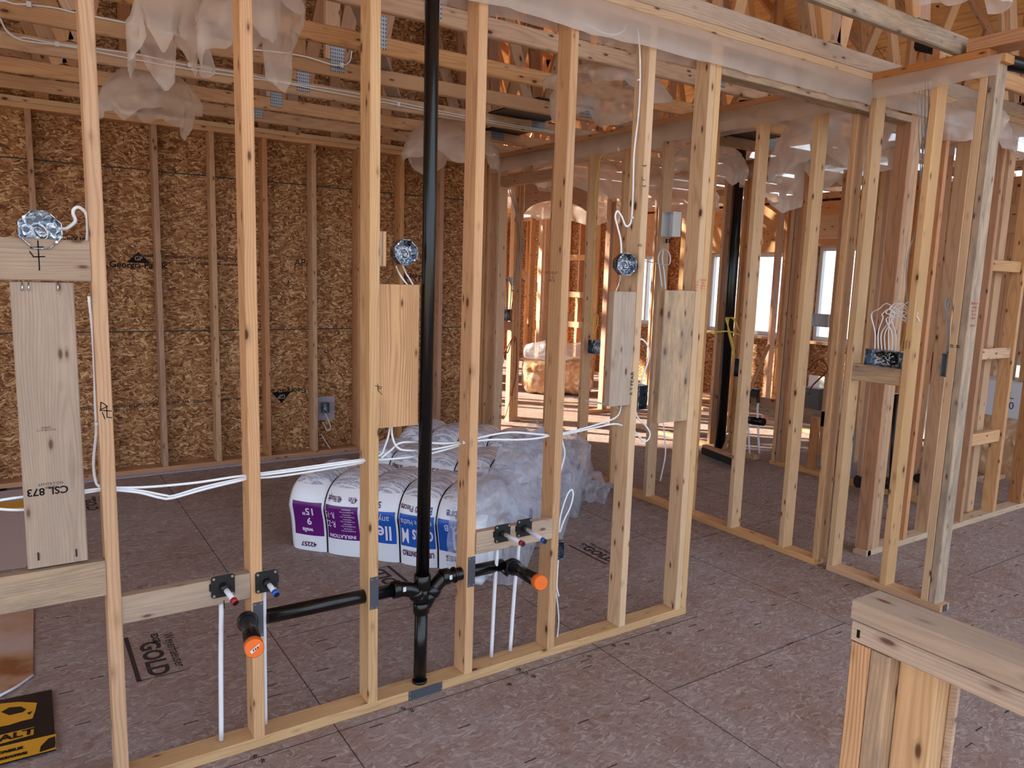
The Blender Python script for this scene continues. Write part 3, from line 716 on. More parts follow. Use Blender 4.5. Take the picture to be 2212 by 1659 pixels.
a = at(2085, -30, 'z', 2.90); drape(PS, (a.x, a.y), .17, .15, .26, 'plastic sheet hanging from the top right trusses', seed=8, zt=2.98, rag=.8)
a = at(1270, 380, 'z', 2.70); drape(PS, (a.x, a.y), .6, .4, .36, 'broad plastic hood beyond the far doorway, before the arch', seed=9, zt=2.82, rag=.3)
a = at(1210, 455, 'z', 2.5); drape(PS, (a.x, a.y), .9, .6, .45, 'plastic hood seen through the arched opening', seed=10, zt=2.8, rag=.4)
a = at(2010, 300, 'z', 2.60); drape(PS, (a.x, a.y), .5, .4, .35, 'plastic hood behind the heavy corner post at right', seed=11, zt=2.84, rag=.5)
a = at(1440, 430, 'z', 2.5); drape(PS, (a.x, a.y), .5, .4, .5, 'plastic hood far back behind the white recessed box', seed=12, zt=2.84, rag=.5)
def strip(p0, p1, out, w, label, seed=0, z0=ZT+PL+.0005, sag=.0, curl=.02):
    """poly strip caught between the top plates and hanging down the stud faces"""
    p0 = Vector(p0); p1 = Vector(p1); L = (p1-p0).length; n = max(8, int(L/.05)); d = (p1-p0)/n; out = Vector(out); vs = []; fs = []; m = 7
    for i in range(n+1):
        q = p0+d*i
        for j in range(m+1):
            t_ = j/m; ww = w*(1+.10*noise.noise(Vector((i*.13, seed, 0)))+.05*noise.noise(Vector((i*.6, seed, 3))))
            off = .003+curl*math.sin(t_*2.2)+.010*t_*noise.noise(Vector((i*.25, j*.3, seed)))
            vs.append(q+out*(max(.002, off) if j else 0)+Vector((0, 0, z0-q.z-ww*t_ if j else z0-q.z)))
    for i in range(n):
        for j in range(m): a = i*(m+1)+j; fs.append((a, a+1, a+m+2, a+m+1))
    c = (p0+p1)/2; c.z = z0
    o = pyd('plastic_strip', [v-c for v in vs], fs, POLYD, None, True, Matrix.Translation(c))
    return tag(o, label, 'plastic strip', 'vapour strips caught between the top plates')
strip((1.0, WA[0], 0), (3.86, WA[0], 0), (0, -1, 0), .135, 'long plastic strip hanging from the near wall top plate', 1)
strip((-.4, WA[1], 0), (3.86, WA[1], 0), (0, 1, 0), .12, 'plastic strip on the back of the near wall top plate', 2)
strip((XB[0], 6.3, 0), (XB[0], 2.56, 0), (-1, 0, 0), .13, 'plastic strip hanging along the rear partition top plate', 3)
strip((XB[1], 6.3, 0), (XB[1], 2.56, 0), (1, 0, 0), .13, 'plastic strip on the far side of the rear partition plate', 4)
strip((XB[0], 2.44, 0), (XB[0], 1.81, 0), (-1, 0, 0), .10, 'plastic strip on the short return wall with a rolled end', 5)
strip((XD[0], 6.3, 0), (XD[0], 2.6, 0), (-1, 0, 0), .13, 'plastic strip along the hallway partition plate', 6)
strip((4.0, WA[0], 0), (8.2, WA[0], 0), (0, -1, 0), .12, 'plastic strip running right over the doorway wall studs', 7)
# ---------------- backing boards and blocks in the near wall ----------------
def P2(px, py, y): return at(px, py, 'y', y)
blk = tag(lum('wall_block', (-.18, .1895), (WA[0], WA[0]+.038), (1.593, 1.707), LUMB), 'horizontal block under the left octagon box, centre line pencilled on it', 'block')
strokes('pencil_mark', [[(0, .05), (0, -.03)], [(-.018, .03), (.012, .034)], [(-.02, .02), (-.012, .006), (.014, .008)]], .003, INK, P2(84, 560, WA[0]), (1, 0, 0), (0, 0, 1), blk)
bd = tag(lum('backing_board', (-.005, .146), (2.466, 2.504), (.769, 1.588), LUMB), 'tall pale backing board stamped CSL 873, at far left', 'board')
text('CSL 873', .030, INK, P2(103, 1060, 2.466), (-1, 0, 0), (0, 0, -1), bd, 'stamp', bold=.0006)
text('NLGA\nNO.2 KD-HT', .011, INKF, P2(110, 1048, 2.466), (-1, 0, 0), (0, 0, -1), bd, 'stamp')
text('NO.2 100 31 T3\n2200014', .007, INKF, P2(100, 926, 2.466), (-1, 0, 0), (0, 0, -1), bd, 'stamp')
for px, py in ((48, 620), (62, 620), (125, 620), (83, 1202), (165, 1194)):
    q = P2(px, py, 2.466); tube('nail', [q+Vector((0, -.0005, .012)), q+Vector((0, -.006, -.010))], .0022, NAILM if py < 700 else INKF, bd, 6)
tag(lum('wall_block', (-.18, .1895), (WA[0], WA[0]+.038), (.652, .762), LUMG), 'dark-stained waney block under the tall backing board', 'block')
vb = tag(lum('wall_block', (.2285, .6125), (2.458, 2.497), (.547, .636), LUMB), 'bleached block with red capped stub, between the two left near studs', 'block')
strokes('marker_line', [[(0, .014), (0, -.014)]], .003, INK, P2(484, 1306, 2.458), (1, 0, 0), (0, 0, 1), vb)
vb2 = tag(lum('wall_block', (1.4855, 1.861), (2.446, 2.484), (.542, .632), LUMB), 'pale block carrying the right pair of capped stubs', 'block')
strokes('marker_line', [[(0, .012), (0, -.018)], [(.088, .004), (.088, -.016), (.086, -.024)]], .0018, INK, P2(1086, 1192, 2.446), (1, 0, 0), (0, 0, 1), vb2)
b2 = tag(lum('backing_board', (1.0715, 1.241), (2.485, 2.523), (1.083, 1.602), LUMT), 'grainy pine backing board left of the black stack, under an octagon box', 'board')
b3 = tag(lum('backing_board', (2.150, 2.277), (WA[0]+.001, WA[0]+.039), (1.092, 1.592), LUMB), 'grey weathered backing board fixed left of the FEAR stud', 'board')
b4 = tag(lum('backing_board', (2.449, 2.643), (WA[0]+.001, WA[0]+.039), (.992, 1.602), LUMG), 'dirty backing board with torn bark patches, beside the doubled doorway stud', 'board')
# handwriting on the studs
strokes('stud_mark', [[(-.004, .02), (-.012, .026), (-.014, .004), (.004, .012), (-.004, .02)], [(-.016, .002), (.014, -.002)], [(.002, .012), (.002, -.02), (.014, -.022)], [(-.010, -.004), (-.004, -.024)]], .0026, INK, P2(229, 887, WA[0]), (1, 0, 0), (0, 0, 1), S1)
strokes('stud_mark', [[(-.014, .012), (.012, .006)], [(-.004, .018), (-.002, -.006), (.014, -.022)], [(-.002, .004), (.010, .000)]], .0022, INK, P2(819, 840, WA[0])+Vector((-.002, 0, 0)), (1, 0, 0), (0, 0, 1), S3)
text('FEAR', .026, INK, P2(1366, 818, WA[0]), (0, 0, 1), (-1, 0, 0), S6, 'handwriting', xs=1.1)
text('R T', .024, INK, P2(1364, 845, WA[0]), (0, 0, 1), (-1, 0, 0), S6, 'handwriting')
text('67¢', .018, INK, P2(1382, 530, WA[0]), (1, 0, 0), (0, 0, 1), S6, 'handwriting')
for px, py, s_ in ((1392, 358, 'T'), (1389, 385, 'L'), (1391, 402, '←')):
    strokes('stud_mark', [[(-.012, 0), (.012, 0)], [(0, -.006), (.008, .006)]] if s_ != 'L' else [[(-.006, .006), (-.004, -.008), (.010, -.006)]], .0022, INK, P2(px, py, WA[0]), (1, 0, 0), (0, 0, 1), S6)
text('Gove\nneeds\nfrom\nslider', .0135, REDINK, P2(1503, 618, WA[0]), (1, 0, 0), (0, 0, 1), S7, 'handwriting', xs=.9)
text('to come\nand\nreturn\nD+ A', .0135, REDINK, P2(1518, 614, WA[0]), (1, 0, 0), (0, 0, 1), S8, 'handwriting', xs=.9)
text('NO.2 KD-HT\n6  LJ\nSPF  8', .016, INK, P2(1193, 598, WA[0])+Vector((-.004, .0, 0)), (1, 0, 0), (0, 0, 1), S5, 'stamp', xs=.7)
# steel protector plates
for (px, py, l) in ((808, 1281, 'steel protector plate on the stud left of the black stack'), (1018, 1235, 'steel protector plate on the stud right of the black stack'), (558, 1338, 'steel protector plate on the stud behind the left drain arm')):
    q = P2(px, py, WA[0])
    o = box('protector_plate', (q.x-.0165, q.x+.0165), (WA[0]-.0022, WA[0]-.0002), (q.z-.062, q.z+.062), STEELD); tag(o, l, 'metal plate', 'stud protector plates')
    for sx_ in (-.010, .010):
        for sz in (-.055, .055): box('tab', (q.x+sx_-.003, q.x+sx_+.003), (WA[0]-.004, WA[0]-.0021), (q.z+sz-.0015, q.z+sz+.0015), NAILM, o)
q = P2(920, 1492, WA[0])
o = box('protector_plate', (q.x-.075, q.x+.072), (WA[0]-.0022, WA[0]-.0002), (.001, .0385), STEELD); tag(o, 'steel protector plate on the bottom plate in front of the black stack', 'metal plate')
for sx_ in (-.07, .067):
    for sz in (.010, .030): box('tab', (q.x+sx_-.0015, q.x+sx_+.0015), (WA[0]-.004, WA[0]-.0021), (sz-.004, sz+.004), NAILM, o)
q = at(1945, 1305, 'x', XB[0]) if False else None
o = box('protector_plate', (3.905, 3.945), (1.7965, 1.7995), (.002, .036), STEELD); tag(o, 'small steel plate at the foot of the heavy corner post', 'metal plate')
# ---------------- drain plumbing ----------------
st = empty('drain_stack', (1.275, 2.50, PL)); tag(st, 'black plastic drain stack with double wye and two arms, through the bottom plate', 'pipe')
def ring(name, c, axis, r, h, mat=BLACK, parent=st):
    c = Vector(c); axis = Vector(axis).normalized(); a = c-axis*h/2; b = c+axis*h/2
    e = axis*.002
    return tube(name, [a, a+e, b-e, b], r, mat, parent, 24, radii=[r-.0025, r, r, r-.0025])
sy = 2.497; sx0 = 1.268
R0 = .0255
tube('vertical_pipe', [(sx0, sy, -.01), (sx0+.003, sy, .36)], R0, BLACK, st, 28)
tube('vertical_pipe', [(sx0+.006, sy, .44), (sx0+.014, sy, 1.75), (sx0+.012, sy, 3.35)], R0, BLACK, st, 28)
ring('coupling', (sx0+.003, sy, .350), (0, 0, 1), .0325, .045); ring('coupling', (sx0+.006, sy, .455), (0, 0, 1), .0325, .060)
ring('floor_collar', (sx0, sy, .043), (0, 0, 1), .030, .012)
tube('wye_body', [(sx0+.003, sy, .34), (sx0+.006, sy, .46)], .029, BLACK, st, 28)
zl, zr_ = P2(700, 1301, sy).z, None
L1 = P2(866, 1271, sy); L0 = P2(575, 1332, sy)       # left horizontal run
R1 = P2(975, 1243, sy); R2 = P2(1085, 1220, sy)
def elbow(name, a, m, b, r=.029):
    return tube(name, smooth_pts([a, (Vector(a)+Vector(m)*2+Vector(b))/4, b], 6) if False else [Vector(a)*(1-t)**2+Vector(m)*2*t*(1-t)+Vector(b)*t*t for t in [i/10 for i in range(11)]], r, BLACK, st, 24)
w0 = P2(917, 1306, sy)
bl = P2(890, 1268, sy); br = P2(942, 1262, sy)
tube('wye_branch', [w0, w0+(bl-w0)*.75], .028, BLACK, st, 24)
elbow('elbow', w0+(bl-w0)*.62, bl, L1+(L0-L1).normalized()*.03, .029)
ring('coupling', w0+(bl-w0)*.66, bl-w0, .033, .028); ring('coupling', L1+(L0-L1).normalized()*.02, L0-L1, .033, .034)
tube('horizontal_pipe', [L1, L0], R0, BLACK, st, 28)
tube('wye_branch', [w0, w0+(br-w0)*.75], .028, BLACK, st, 24)
elbow('elbow', w0+(br-w0)*.66, br, R1-(R2-R1).normalized()*.035, .029)
ring('coupling', w0+(br-w0)*.70, br-w0, .033, .030); ring('coupling', R1-(R2-R1).normalized()*.03, R2-R1, .033, .036); ring('coupling', R1+(R2-R1).normalized()*.012, R2-R1, .0325, .010)
tube('horizontal_pipe', [R1-(R2-R1).normalized()*.04, R2], R0, BLACK, st, 28)
for q, ax_ in ((L1+Vector((0, -.033, .008)), L0-L1), (R1+Vector((-.02, -.033, .008)), R2-R1)):
    bar('pipe_label', q-Vector(ax_).normalized()*.006, q+Vector(ax_).normalized()*.006, (0, 0, 1), .018, .001, WHITE, st)
def arm(p_run, tip, cap_at, lbl):
    c = Vector(p_run); e = Vector(tip); d = (e-c).normalized()
    elbow('elbow', c+(Vector(st.location)-c).normalized()*.045, c+d*.0, c+d*.055, .029)
    ring('coupling', c+d*.05, d, .034, .03)
    tube('arm_pipe', [c+d*.03, e], R0, BLACK, st, 28)
    return ring('test_cap', e-d*.004, d, .0285, .036, ORANGE)
lp = P2(533, 1334, sy)
ltip = at(549, 1398, 'y', 2.19); lcap = arm(lp, ltip, None, '')
rp = P2(1098, 1218, sy); rtip = at(1166, 1258, 'y', 2.20); arm(rp, rtip, None, '')
bar('cap_sticker', ltip+Vector((-.014, -.0145, -.008)), ltip+Vector((.014, -.0145, .010)), (0, 0, 1), .010, .0008, WHITE, lcap)
for sx_ in (-.006, 0, .006): box('sticker_print', (ltip.x+sx_-.0015, ltip.x+sx_+.0015), (ltip.y-.0158, ltip.y-.0150), (ltip.z-.002+sx_*.5, ltip.z+.004+sx_*.5), INK, lcap)
# ---------------- water stubs ----------------
def stub(px, py, yp, tipx, tipy, ytip, capmat, label, floor_pt, side=1):
    q = at(px, py, 'y', yp); r = empty('water_stub_out', q); tag(r, label, 'pipe stub', 'capped water stubs')
    s_ = .037
    vs = []; c = .006; pr = [(-s_+c, -s_), (s_-c, -s_), (s_, -s_+c), (s_, s_-c), (s_-c, s_), (-s_+c, s_), (-s_, s_-c), (-s_, -s_+c)]
    for y in (0, .003): vs += [(a, y, b) for a, b in pr]
    fs = [(i, 8+i, 8+(i+1) % 8, (i+1) % 8) for i in range(8)]+[tuple(range(8)), tuple(range(15, 7, -1))]
    fg = pyd('flange', vs, fs, BLACKM, r, False, Matrix.Translation(q))
    e = at(tipx, tipy, 'y', ytip); d = (e-q).normalized()
    tube('collar', [q-d*.002, q+d*.022], .0135, BLACKM, r, 18)
    tube('stub_pipe', [q+d*.005, e], .0088, PEXD, r, 18)
    ec = tube('end_cap', [e-d*.004, e+d*.014], .0108, capmat, r, 18); tube('cap_core', [e+d*.0135, e+d*.0150], .0092, BLACKM, ec, 18)
    for sx_, sz in ((-.029, -.029), (.029, -.029), (-.029, .029), (.029, .029)):
        p = q+Vector((sx_, 0, sz)); tube('screw', [p+Vector((0, -.0035, 0)), p], .0042, NAILM, fg, 10)
    lug = q+Vector((-side*.043, .02, .0))
    box('bracket', (q.x-.012-side*.03, q.x+.012-side*.03), (q.y+.003, q.y+.03), (q.z-.012, q.z+.012), BLACKM, r)
    a = q+Vector((0, .004, 0)); f = Vector(floor_pt)
    tube('riser_tube', [a, a+Vector((0, .024, -.012)), a+Vector((0, .032, -.05)), Vector((a.x, a.y+.035, a.z-.12)), Vector(((a.x+f.x)/2, (a.y+.035+f.y)/2, (a.z+f.z)/2)), f], .0080, PEX, r, 12, True, 6)
    return r
stub(482, 1266, 2.452, 505, 1297, 2.385, RED, 'left hot water stub with red cap on the bleached block', at(478, 1598, 'y', 2.50))
stub(576, 1256, 2.446, 594, 1280, 2.380, BLUE, 'left cold water stub with blue cap on the second stud', at(573, 1566, 'y', 2.525), -1)
stub(1086, 1152, 2.440, 1126, 1173, 2.30, RED, 'right hot water stub with red cap on the pale block', at(1061, 1418, 'y', 2.50))
stub(1133, 1140, 2.440, 1173, 1167, 2.30, BLUE, 'right cold water stub with blue cap on the pale block', at(1102, 1405, 'y', 2.50))
# ---------------- octagon and device boxes ----------------
def octo(c, R, nrm, label, seed=0, depth=.038, wires=True):
    c = Vector(c); n_ = Vector(nrm).normalized(); X = Vector((0, 0, 1)).cross(n_)*-1; X.normalize(); Z = Vector((0, 0, 1)); Z = (Z-n_*Z.dot(n_)).normalized()
    r = empty('octagon_box', c); tag(r, label, 'electrical box', 'metal octagon boxes')
    k = R*.414*1.0; o_ = [(-k*.9, -R), (k*.9, -R), (R, -k*.9), (R, k*.9), (k*.9, R), (-k*.9, R), (-R, k*.9), (-R, -k*.9)]
    vs = []
    def P(a, b, d): return X*a+Z*b+n_*d
    for s_, d in ((1, 0), (1, depth), (.965, depth), (.965, .0015)):
        vs += [P(a*s_, b*s_, d) for a, b in o_]
    fs = []
    for L_ in range(3):
        for i in range(8): fs.append((L_*8+i, L_*8+(i+1) % 8, (L_+1)*8+(i+1) % 8, (L_+1)*8+i))
    fs += [tuple(range(7, -1, -1)), tuple(range(24, 32))]
    sh_ = pyd('box_shell', vs, fs, STEEL, r, False, Matrix.Translation(c))
    for i, (a, b) in enumerate(((.0, .62), (0, -.62), (.62, 0), (-.62, 0), (.45, .45), (-.45, -.45))):
        q = c+P(a*R, b*R, .0016); tube('knockout', [q, q+n_*.0008], R*.16, STEELD, sh_, 14)
    for a, b in ((.72, .62), (-.72, -.62)):
        q = c+P(a*R, b*R, depth-.004); tube('screw', [q, q+n_*.006], R*.07, NAILM, sh_, 8)
    R_ = random.Random(seed)
    if wires:
        for j, (m, rr) in enumerate(((PEX, .0014), (BLACKM, .0014), (PEX, .0013), (COPPER, .0009))):
            pts = []
            for i in range(12):
                t_ = i/11*5.6+j*.7; rad = R*(.50-.08*j)*(.8+.25*math.sin(t_*1.7+j))
                pts.append(c+P(math.cos(t_)*rad, math.sin(t_)*rad*.85-.004, .010+.018*abs(math.sin(t_*.6+j))))
            tube('conductor', pts, rr, m, r, 6, True, 5)
    return r
ob1 = octo(P2(86, 497, WA[0]+.030), .051, (0, -1, 0), 'galvanised octagon box with looped wires on the upper left block', 1)
ob2 = octo(P2(868, 545, WA[0]+.050), .044, (0.0, -1, 0), 'galvanised octagon box above the grainy board by the black stack', 2)
tag(lum('spacer_block', (1.0705, 1.086), (2.47, 2.52), (1.665, 1.785), LUMB), 'small upright spacer block between third near stud and octagon box', 'block')
tag(lum('spacer_block', (1.0875, 1.102), (2.47, 2.52), (1.665, 1.785), LUM), 'second thin spacer block touching the octagon box by the stack', 'block')
ob3 = octo(P2(1346, 571, WA[0]+.045)+Vector((-.005, 0, 0)), .046, (-.25, -1, 0), 'dark shiny octagon box on the FEAR stud above the grey board', 3, .045)
def device_box(xr, yr, zr, label, cat='electrical box', grp='rectangular device boxes', face='y', wires=3, mat=STEEL, name='device_box'):
    c = Vector([(a+b)/2 for a, b in (xr, yr, zr)]); r = empty(name, c); tag(r, label, cat, grp); t_ = .0025
    if face == 'y':   # open towards -y
        box('back_panel', xr, (yr[1]-t_, yr[1]), zr, mat, r)
        box('side_panel', (xr[0], xr[0]+t_), (yr[0], yr[1]-t_), zr, mat, r); box('side_panel', (xr[1]-t_, xr[1]), (yr[0], yr[1]-t_), zr, mat, r)
        box('end_panel', (xr[0]+t_, xr[1]-t_), (yr[0], yr[1]-t_), (zr[0], zr[0]+t_), mat, r); box('end_panel', (xr[0]+t_, xr[1]-t_), (yr[0], yr[1]-t_), (zr[1]-t_, zr[1]), mat, r)
    else:             # open towards -x
        box('back_panel', (xr[1]-t_, xr[1]), yr, zr, mat, r)
        box('side_panel', (xr[0], xr[1]-t_), (yr[0], yr[0]+t_), zr, mat, r); box('side_panel', (xr[0], xr[1]-t_), (yr[1]-t_, yr[1]), zr, mat, r)
        box('end_panel', (xr[0], xr[1]-t_), (yr[0]+t_, yr[1]-t_), (zr[0], zr[0]+t_), mat, r); box('end_panel', (xr[0], xr[1]-t_), (yr[0]+t_, yr[1]-t_), (zr[1]-t_, zr[1]), mat, r)
    R_ = random.Random(wires+7)
    for j in range(wires):
        pts = []
        for i in range(9):
            u = R_.uniform(.2, .8); w = R_.uniform(.12, .88); v = R_.uniform(.3, .85)
            pts.append((xr[0]+(xr[1]-xr[0])*(u if face == 'y' else v), yr[0]+(yr[1]-yr[0])*(v if face == 'y' else u), zr[0]+(zr[1]-zr[0])*w))
        tube('conductor', pts, .0016, BLACKM if j % 3 else PEX, r, 6, True, 5)
    return r
q = P2(1396, 858, WA[0]); device_box((2.317, 2.372), (WA[0]-.004, WA[0]+.055), (q.z-.055, q.z+.055), 'steel device box with dark coiled wires right of the FEAR stud')
q = P2(1207, 1184, 2.53); device_box((q.x-.017, q.x+.017), (2.512, 2.54), (q.z-.045, q.z+.035), 'small steel outlet box behind the fifth near stud, low down', wires=0)
# ---------------- cables of the near wall ----------------
CG = 'white cables of the near wall'
ym = 2.497
def run(pix, y, label, **k): return cable([P2(px, py, yy if (yy := (y if len(p) == 2 else p[2])) else y) for p in pix for px, py in [p[:2]]], label, **k)
run([(-30, 1085), (60, 1072), (150, 1064), (215, 1056), (262, 1054)], ym, 'upper white cable reaching the first near stud from the left', group=CG)
run([(-30, 1098), (60, 1100), (150, 1072), (235, 1056, 2.50), (262, 1056)], ym, 'lower white cable reaching the first near stud from the left', group=CG)
run([(240, 1054), (320, 1052), (420, 1043), (500, 1031), (540, 1026)], ym, 'top white cable between the first two near studs', group=CG)
run([(240, 1056), (300, 1060), (355, 1070), (375, 1071), (440, 1052), (540, 1030)], ym, 'sagging white cable between the first two near studs', group=CG)
run([(240, 1058), (300, 1064), (345, 1075), (372, 1076), (445, 1056), (540, 1033)], 2.487, 'lowest sagging cable between the first two near studs', group=CG)
run([(530, 1027), (600, 1018), (700, 1004), (796, 991)], ym, 'top white cable between second and third near studs', group=CG)
run([(530, 1030), (600, 1022), (700, 1008), (796, 994)], 2.488, 'middle white cable between second and third near studs', group=CG)
run([(530, 1034), (600, 1029), (700, 1014), (796, 997)], 2.50, 'lower white cable between second and third near studs', group=CG)
run([(790, 994), (840, 992), (905, 985), (960, 972), (1010, 957)], 2.535, 'white cable passing behind the black stack', group=CG)
run([(823, 990), (845, 972), (862, 958), (890, 955), (960, 958), (1010, 954)], 2.535, 'white cable looping up below the grainy board toward the right', group=CG)
run([(843, 920), (838, 945), (830, 968), (823, 982), (800, 992)], 2.53, 'white cable dropping from the grainy board to the third stud', group=CG)
run([(846, 920), (848, 945), (858, 966), (880, 973), (940, 970), (1010, 955)], 2.525, 'white cable dropping from the grainy board and turning right', group=CG)
run([(1000, 955), (1060, 940), (1105, 934), (1150, 937), (1185, 940)], ym, 'upper arched white cable between stack stud and fifth stud', group=CG)
run([(1000, 957), (1060, 950), (1120, 950), (1160, 947), (1185, 942)], 2.49, 'lower white cable between stack stud and fifth stud', group=CG)
run([(1175, 941), (1225, 934), (1280, 920), (1330, 902), (1342, 878), (1345, 850)], 2.505, 'white cable climbing behind the grey board', group=CG)
run([(1175, 943), (1225, 937), (1280, 925), (1325, 916), (1345, 919)], ym, 'white cable entering the hole in the FEAR stud', group=CG)
run([(1212, 930, 2.535), (1214, 950, 2.54), (1220, 980, 2.54), (1212, 1015, 2.54), (1207, 1050, 2.535), (1205, 1150, 2.53)], 2.535, 'white cable hanging down behind the fifth near stud', group=CG)
run([(1206, 1150), (1212, 1110), (1225, 1070), (1235, 1058), (1238, 1070), (1232, 1095), (1218, 1125), (1209, 1150)], 2.53, 'hairpin loop of white cable above the low outlet box', group=CG)
run([(1206, 1210), (1204, 1240), (1203, 1268), (1207, 1288)], 2.53, 'white cable tail under the low outlet box', group=CG)
run([(1200, 1275), (1204, 1300), (1207, 1340), (1203, 1384)], 2.52, 'thin white cable entering the bottom plate', group=CG, r=.0032)
run([(192, 640, 2.47), (200, 720, 2.50), (204, 800, 2.51), (206, 880, 2.51), (208, 930, 2.51), (202, 1000, 2.52), (207, 1040, 2.51), (216, 1052, 2.50)], 2.5, 'white cable stapled down the back of the first near stud', group=CG)
run([(176, 60), (182, 180), (185, 300), (188, 420), (191, 540), (196, 610)], 2.53, 'white cable running up behind the first near stud', group=CG, r=.005)
run([(128, 494, 2.47), (142, 494), (155, 486), (163, 476), (158, 462), (160, 452), (170, 448), (184, 458), (190, 480), (189, 510), (187, 538)], 2.50, 'curled double white cable between left octagon box and stud', group=CG, r=.005, flat=.9)
run([(856, 576, 2.50), (862, 590), (872, 605), (884, 620)], 2.53, 'left white cable between octagon box and grainy board', group=CG)
run([(870, 574, 2.50), (877, 590), (886, 604), (896, 622)], 2.53, 'right white cable between octagon box and grainy board', group=CG)
run([(1378, 62), (1382, 110), (1383, 170), (1380, 240), (1370, 330), (1368, 400), (1366, 452), (1362, 482), (1352, 488), (1343, 468), (1334, 456), (1329, 468), (1334, 490), (1341, 520), (1342, 552)], 2.495, 'grey-white cable zigzagging down to the octagon box by the FEAR stud', group=CG, r=.0048)
run([(1250, 62), (1275, 56), (1300, 70), (1325, 75), (1345, 68), (1352, 55), (1358, 44), (1366, 50), (1378, 62)], 2.50, 'white cable waving under the plastic strip near the top', group=CG, r=.0042)
run([(1340, 596, 2.48), (1337, 612), (1330, 630), (1327, 645)], 2.51, 'white cable between the shiny octagon box and the grey board', group=CG)
run([(1385, 838), (1388, 815), (1400, 780), (1401, 752), (1390, 735), (1379, 735), (1378, 760), (1376, 776)], 2.50, 'white cable loop above the device box beside the FEAR stud', group=CG, r=.0045)
run([(1373, 886), (1378, 902), (1395, 920), (1404, 936), (1400, 950), (1390, 953), (1378, 940), (1368, 928)], 2.51, 'white cable loop below the device box beside the FEAR stud', group=CG, r=.0045)
for px, py, wl_ in ((198, 650, 'upper one on the back of the first near stud'), (209, 915, 'lower one on the back of the first near stud'), (1380, 173, 'high on the FEAR stud'), (1365, 470, 'at the zigzag of the cable on the FEAR stud')):
    q = P2(px, py, 2.49); tag(box('cable_staple', (q.x-.006, q.x+.006), (q.y-.005, q.y+.005), (q.z-.004, q.z+.004), WHITE), 'white cable staple, '+wl_, 'staple', 'cable staples on near studs')
# cables along the truss chords
def chordrun(pix, y, label, zoff=0, r=.0042):
    return cable([at(px, py, 'y', y-.006) for px, py in pix], label, r=r, flat=.8, group='white cables along the ceiling')
chordrun([(-10, 3), (10, 2), (30, 8), (62, 10), (120, 17), (166, 28), (300, 55), (375, 74), (450, 85)], 4.44, 'highest white cable stapled to a chord at upper left')
chordrun([(0, 40), (12, 62), (35, 80), (60, 82), (110, 92), (170, 100), (300, 118), (400, 140), (520, 158), (600, 175), (720, 193), (800, 208), (950, 240), (1100, 268), (1200, 285)], 5.06, 'upper of the two long white cables along the fourth chord')
chordrun([(0, 38), (14, 66), (40, 84), (80, 92), (120, 96), (170, 104), (300, 130), (400, 148), (520, 166), (600, 177), (720, 200), (800, 215), (950, 245), (1100, 272), (1200, 288)], 5.05, 'lower of the two long white cables along the fourth chord')
chordrun([(548, 107), (620, 115), (670, 125), (715, 139), (740, 141), (755, 133), (760, 110)], 4.43, 'short white cable curling up off the third chord')
for jj, (px, py, y) in enumerate(((62, 10, 4.43), (123, 96, 5.05), (409, 141, 5.04), (595, 176, 5.04), (737, 141, 4.42), (860, 226, 5.04))):
    q = at(px, py, 'y', y); tag(box('cable_staple', (q.x-.010, q.x+.010), (q.y-.012, q.y), (q.z-.012, q.z+.012), WHITE), 'white staple holding cables to a truss chord, %s from the left' % ORD[jj], 'staple', 'cable staples on the chords')
# metal ceiling box inside the plastic hood
a = at(338, 200, 'z', 2.74); tag(tube('ceiling_box', [a, a+Vector((0, 0, .05))], .05, STEEL, seg=8, smooth=False), 'round metal ceiling box inside the upper left plastic hood', 'electrical box')
# ---------------- half wall at the lower right ----------------
HX = (1.268, 1.357); YE = .742
tag(lum('rail_board', HX, (-1.6, YE), (1.033, 1.071), LUMB), 'pale upper cap board of the half wall at lower right', 'board')
tag(lum('rail_board', HX, (-1.6, YE-.004), (.994, 1.032), LUMB), 'lower cap board of the half wall, nail holes at its end', 'board')
ya = at(1868, 1400, 'x', HX[0]).y; yb = at(1905, 1420, 'x', HX[0]).y
tag(lum('half_wall_stud', HX, (YE-.042, YE-.004), (PL, .993), LUMT), 'reddish swirl-grained end stud of the half wall', 'stud', 'half wall studs')
tag(lum('half_wall_stud', HX, (YE-.081, YE-.043), (PL, .993), LUMG), 'grey middle stud of the half wall', 'stud', 'half wall studs')
tag(lum('half_wall_stud', (HX[0]+.030, HX[1]), (YE-.150, YE-.0815), (PL, .993), LUMW), 'pale knotted stud of the half wall, set back a little', 'stud', 'half wall studs')
tag(lum('half_wall_stud', HX, (-.20, -.16), (PL, .993), LUMW), 'near stud of the half wall outside the frame', 'stud', 'half wall studs')
tag(box('osb_strip', (HX[1]-.013, HX[1]-.002), (YE-.163, YE-.151), (PL, .985), LUMB), 'thin strand board strip behind the pale half wall stud', 'board')
tag(lum('half_wall_plate', HX, (-1.6, YE-.004), (0, PL), LUM), 'bottom plate of the half wall', 'plate')
for py_, pz in ((YE-.0045, 1.017), (YE-.0045, 1.008)): pass
q = Vector((HX[0]-.0006, YE-.018, 1.012)); strokes('nail_hole', [[(0, -.006), (0, .006)]], .006, INK, q, (0, -1, 0), (0, 0, 1), [o for o in bpy.data.objects if o.name == 'rail_board.001'][0], .0005)
